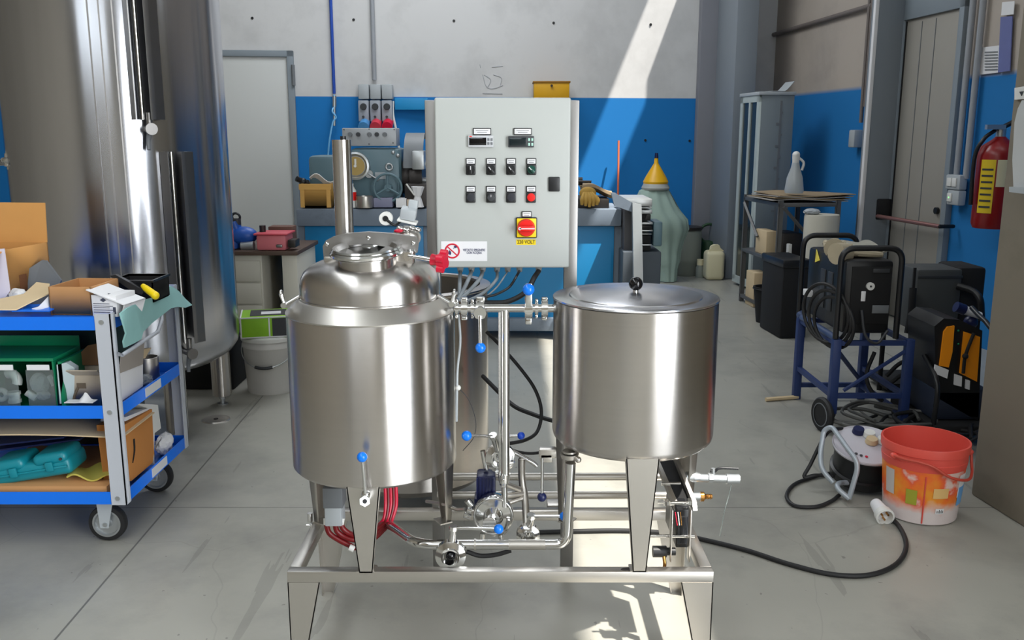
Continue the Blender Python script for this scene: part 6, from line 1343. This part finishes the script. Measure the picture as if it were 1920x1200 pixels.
# ---------------- red bucket
bp = Vector((1.600, 3.345, 0)); BH = .305
bk = thing('red_rimmed_bucket', 'paint-stained bucket with red rim and orange printed side by the near column', 'bucket', bp)
b0, b1 = .134, .157
def rad(z): return b0 + (b1 - b0) * z / BH
def bucketmat():
    m = mat('bucket_print', (236, 130, 48), .45, 0, .05); n = m.node_tree.nodes; l = m.node_tree.links; p = n['Principled BSDF']
    tc = n.new('ShaderNodeTexCoord'); nz = n.new('ShaderNodeTexNoise'); nz.inputs['Scale'].default_value = 9; nz.inputs['Detail'].default_value = 6; l.new(tc.outputs['Object'], nz.inputs[0])
    r1 = n.new('ShaderNodeValToRGB'); e = r1.color_ramp.elements; e[0].position = .36; e[0].color = lin((236, 150, 40)); e[1].position = .62; e[1].color = lin((226, 200, 190))
    k = r1.color_ramp.elements.new(.5); k.color = lin((238, 112, 40)); k = r1.color_ramp.elements.new(.56); k.color = lin((232, 96, 60))
    l.new(nz.outputs[0], r1.inputs[0]); sp = n.new('ShaderNodeSeparateXYZ'); l.new(tc.outputs['Object'], sp.inputs[0])
    ad = n.new('ShaderNodeMath'); ad.operation = 'MULTIPLY_ADD'; ad.inputs[1].default_value = .12; l.new(nz.outputs[0], ad.inputs[0]); l.new(sp.outputs[2], ad.inputs[2])
    mr = n.new('ShaderNodeMapRange'); mr.inputs[1].default_value = -.01; mr.inputs[2].default_value = .035; l.new(ad.outputs[0], mr.inputs[0])
    mx = n.new('ShaderNodeMix'); mx.data_type = 'RGBA'; mx.inputs[6].default_value = lin((218, 206, 204)); l.new(mr.outputs[0], mx.inputs[0]); l.new(r1.outputs[0], mx.inputs[7]); l.new(mx.outputs[2], p.inputs['Base Color']); return m
MB().rev([(0, .002), (b0 - .004, .002), (b0, .006), (rad(.225), .225), (rad(.225) - .003, .226), (b0 - .004, .01), (0, .008)], bp, seg=64).build('printed_body', bucketmat(), bk)
MB().rev([(rad(.22) + .001, .215), (rad(.23) + .002, .225), (rad(.23) + .004, .242), (rad(.25) + .001, .244), (rad(.26) + .002, .27), (rad(.27) + .005, .272), (b1 + .004, BH - .004), (b1 + .003, BH), (b1 - .004, BH), (rad(.1) - .005, .1), (rad(.02) - .008, .02), (0, .02)], bp, seg=64).build('red_rim', BUCKR, bk)
def bpatch(a0, a1, z0, z1, m, name, off=.0012):
    MB().sheet(lambda s, q: bp + Vector(((rad(z0 + (z1 - z0) * q) + off) * math.cos(R(a0 + (a1 - a0) * s)), (rad(z0 + (z1 - z0) * q) + off) * math.sin(R(a0 + (a1 - a0) * s)), z0 + (z1 - z0) * q)), 8, 3, .0006).build(name, m, bk)
def bpoly(a, z, r_, m, name, off=.002, sx=1.0):
    MB().prism([bp + Vector(((rad(z + r_ * math.sin(t)) + off) * math.cos(R(a) + sx * r_ * math.cos(t) / b0), (rad(z + r_ * math.sin(t)) + off) * math.sin(R(a) + sx * r_ * math.cos(t) / b0), z + r_ * math.sin(t))) for t in [2 * PI * k / 20 for k in range(20)]], (0, .001, 0)).build(name, m, bk)
bpatch(304, 325, .11, .20, PAPER, 'white_patch'); bpatch(306, 330, .075, .15, mat('sky_blue_print', (110, 170, 226), .5), 'blue_patch', .0018)
bpatch(186, 204, .10, .2, mat('pale_grey_print', (196, 190, 186), .5), 'pale_patch')
bpatch(262, 285, .115, .155, mat('pale_yellow_print', (226, 186, 120), .5), 'yellow_patch'); bpatch(224, 240, .08, .14, mat('leaf_green_print', (160, 160, 50), .5), 'green_patch'); bpatch(268, 281, .052, .074, PAPER, 'label_patch', .002)
b = MB()
for k in range(6):
    a = 270 + k * 1.8; b.sheet(lambda s, q, a=a: bp + Vector(((rad(.06) + .003) * math.cos(R(a + .9 * s)), (rad(.06) + .003) * math.sin(R(a + .9 * s)), .056 + .014 * q)), 1, 1, .0004)
b.build('barcode', DGREY, bk)
MB().tube([bp + Vector(((rad(z) + .001) * math.cos(R(250)), (rad(z) + .001) * math.sin(R(250)), z)) for z in (.01, .1, .2)], .003, 6).build('red_drip', BUCKR, bk)
hp = [bp + Vector(((b1 + .012) * math.cos(R(a)), (b1 + .016) * math.sin(R(a)), z)) for a, z in ((205, .262), (222, .262), (240, .262), (256, .25), (275, .215), (295, .195), (315, .185), (332, .195), (345, .22), (350, .255))]
MB().tube(hp, .0055, 8).build('bail_handle', mat('faded_red_plastic', (196, 74, 58), .5), bk)
for a in (205, 350): q = bp + Vector(((b1 + .006) * math.cos(R(a)), (b1 + .006) * math.sin(R(a)), .26)); MB().sph(q, .014, (1, 1, .8)).build('bail_lug', BUCKR, bk)
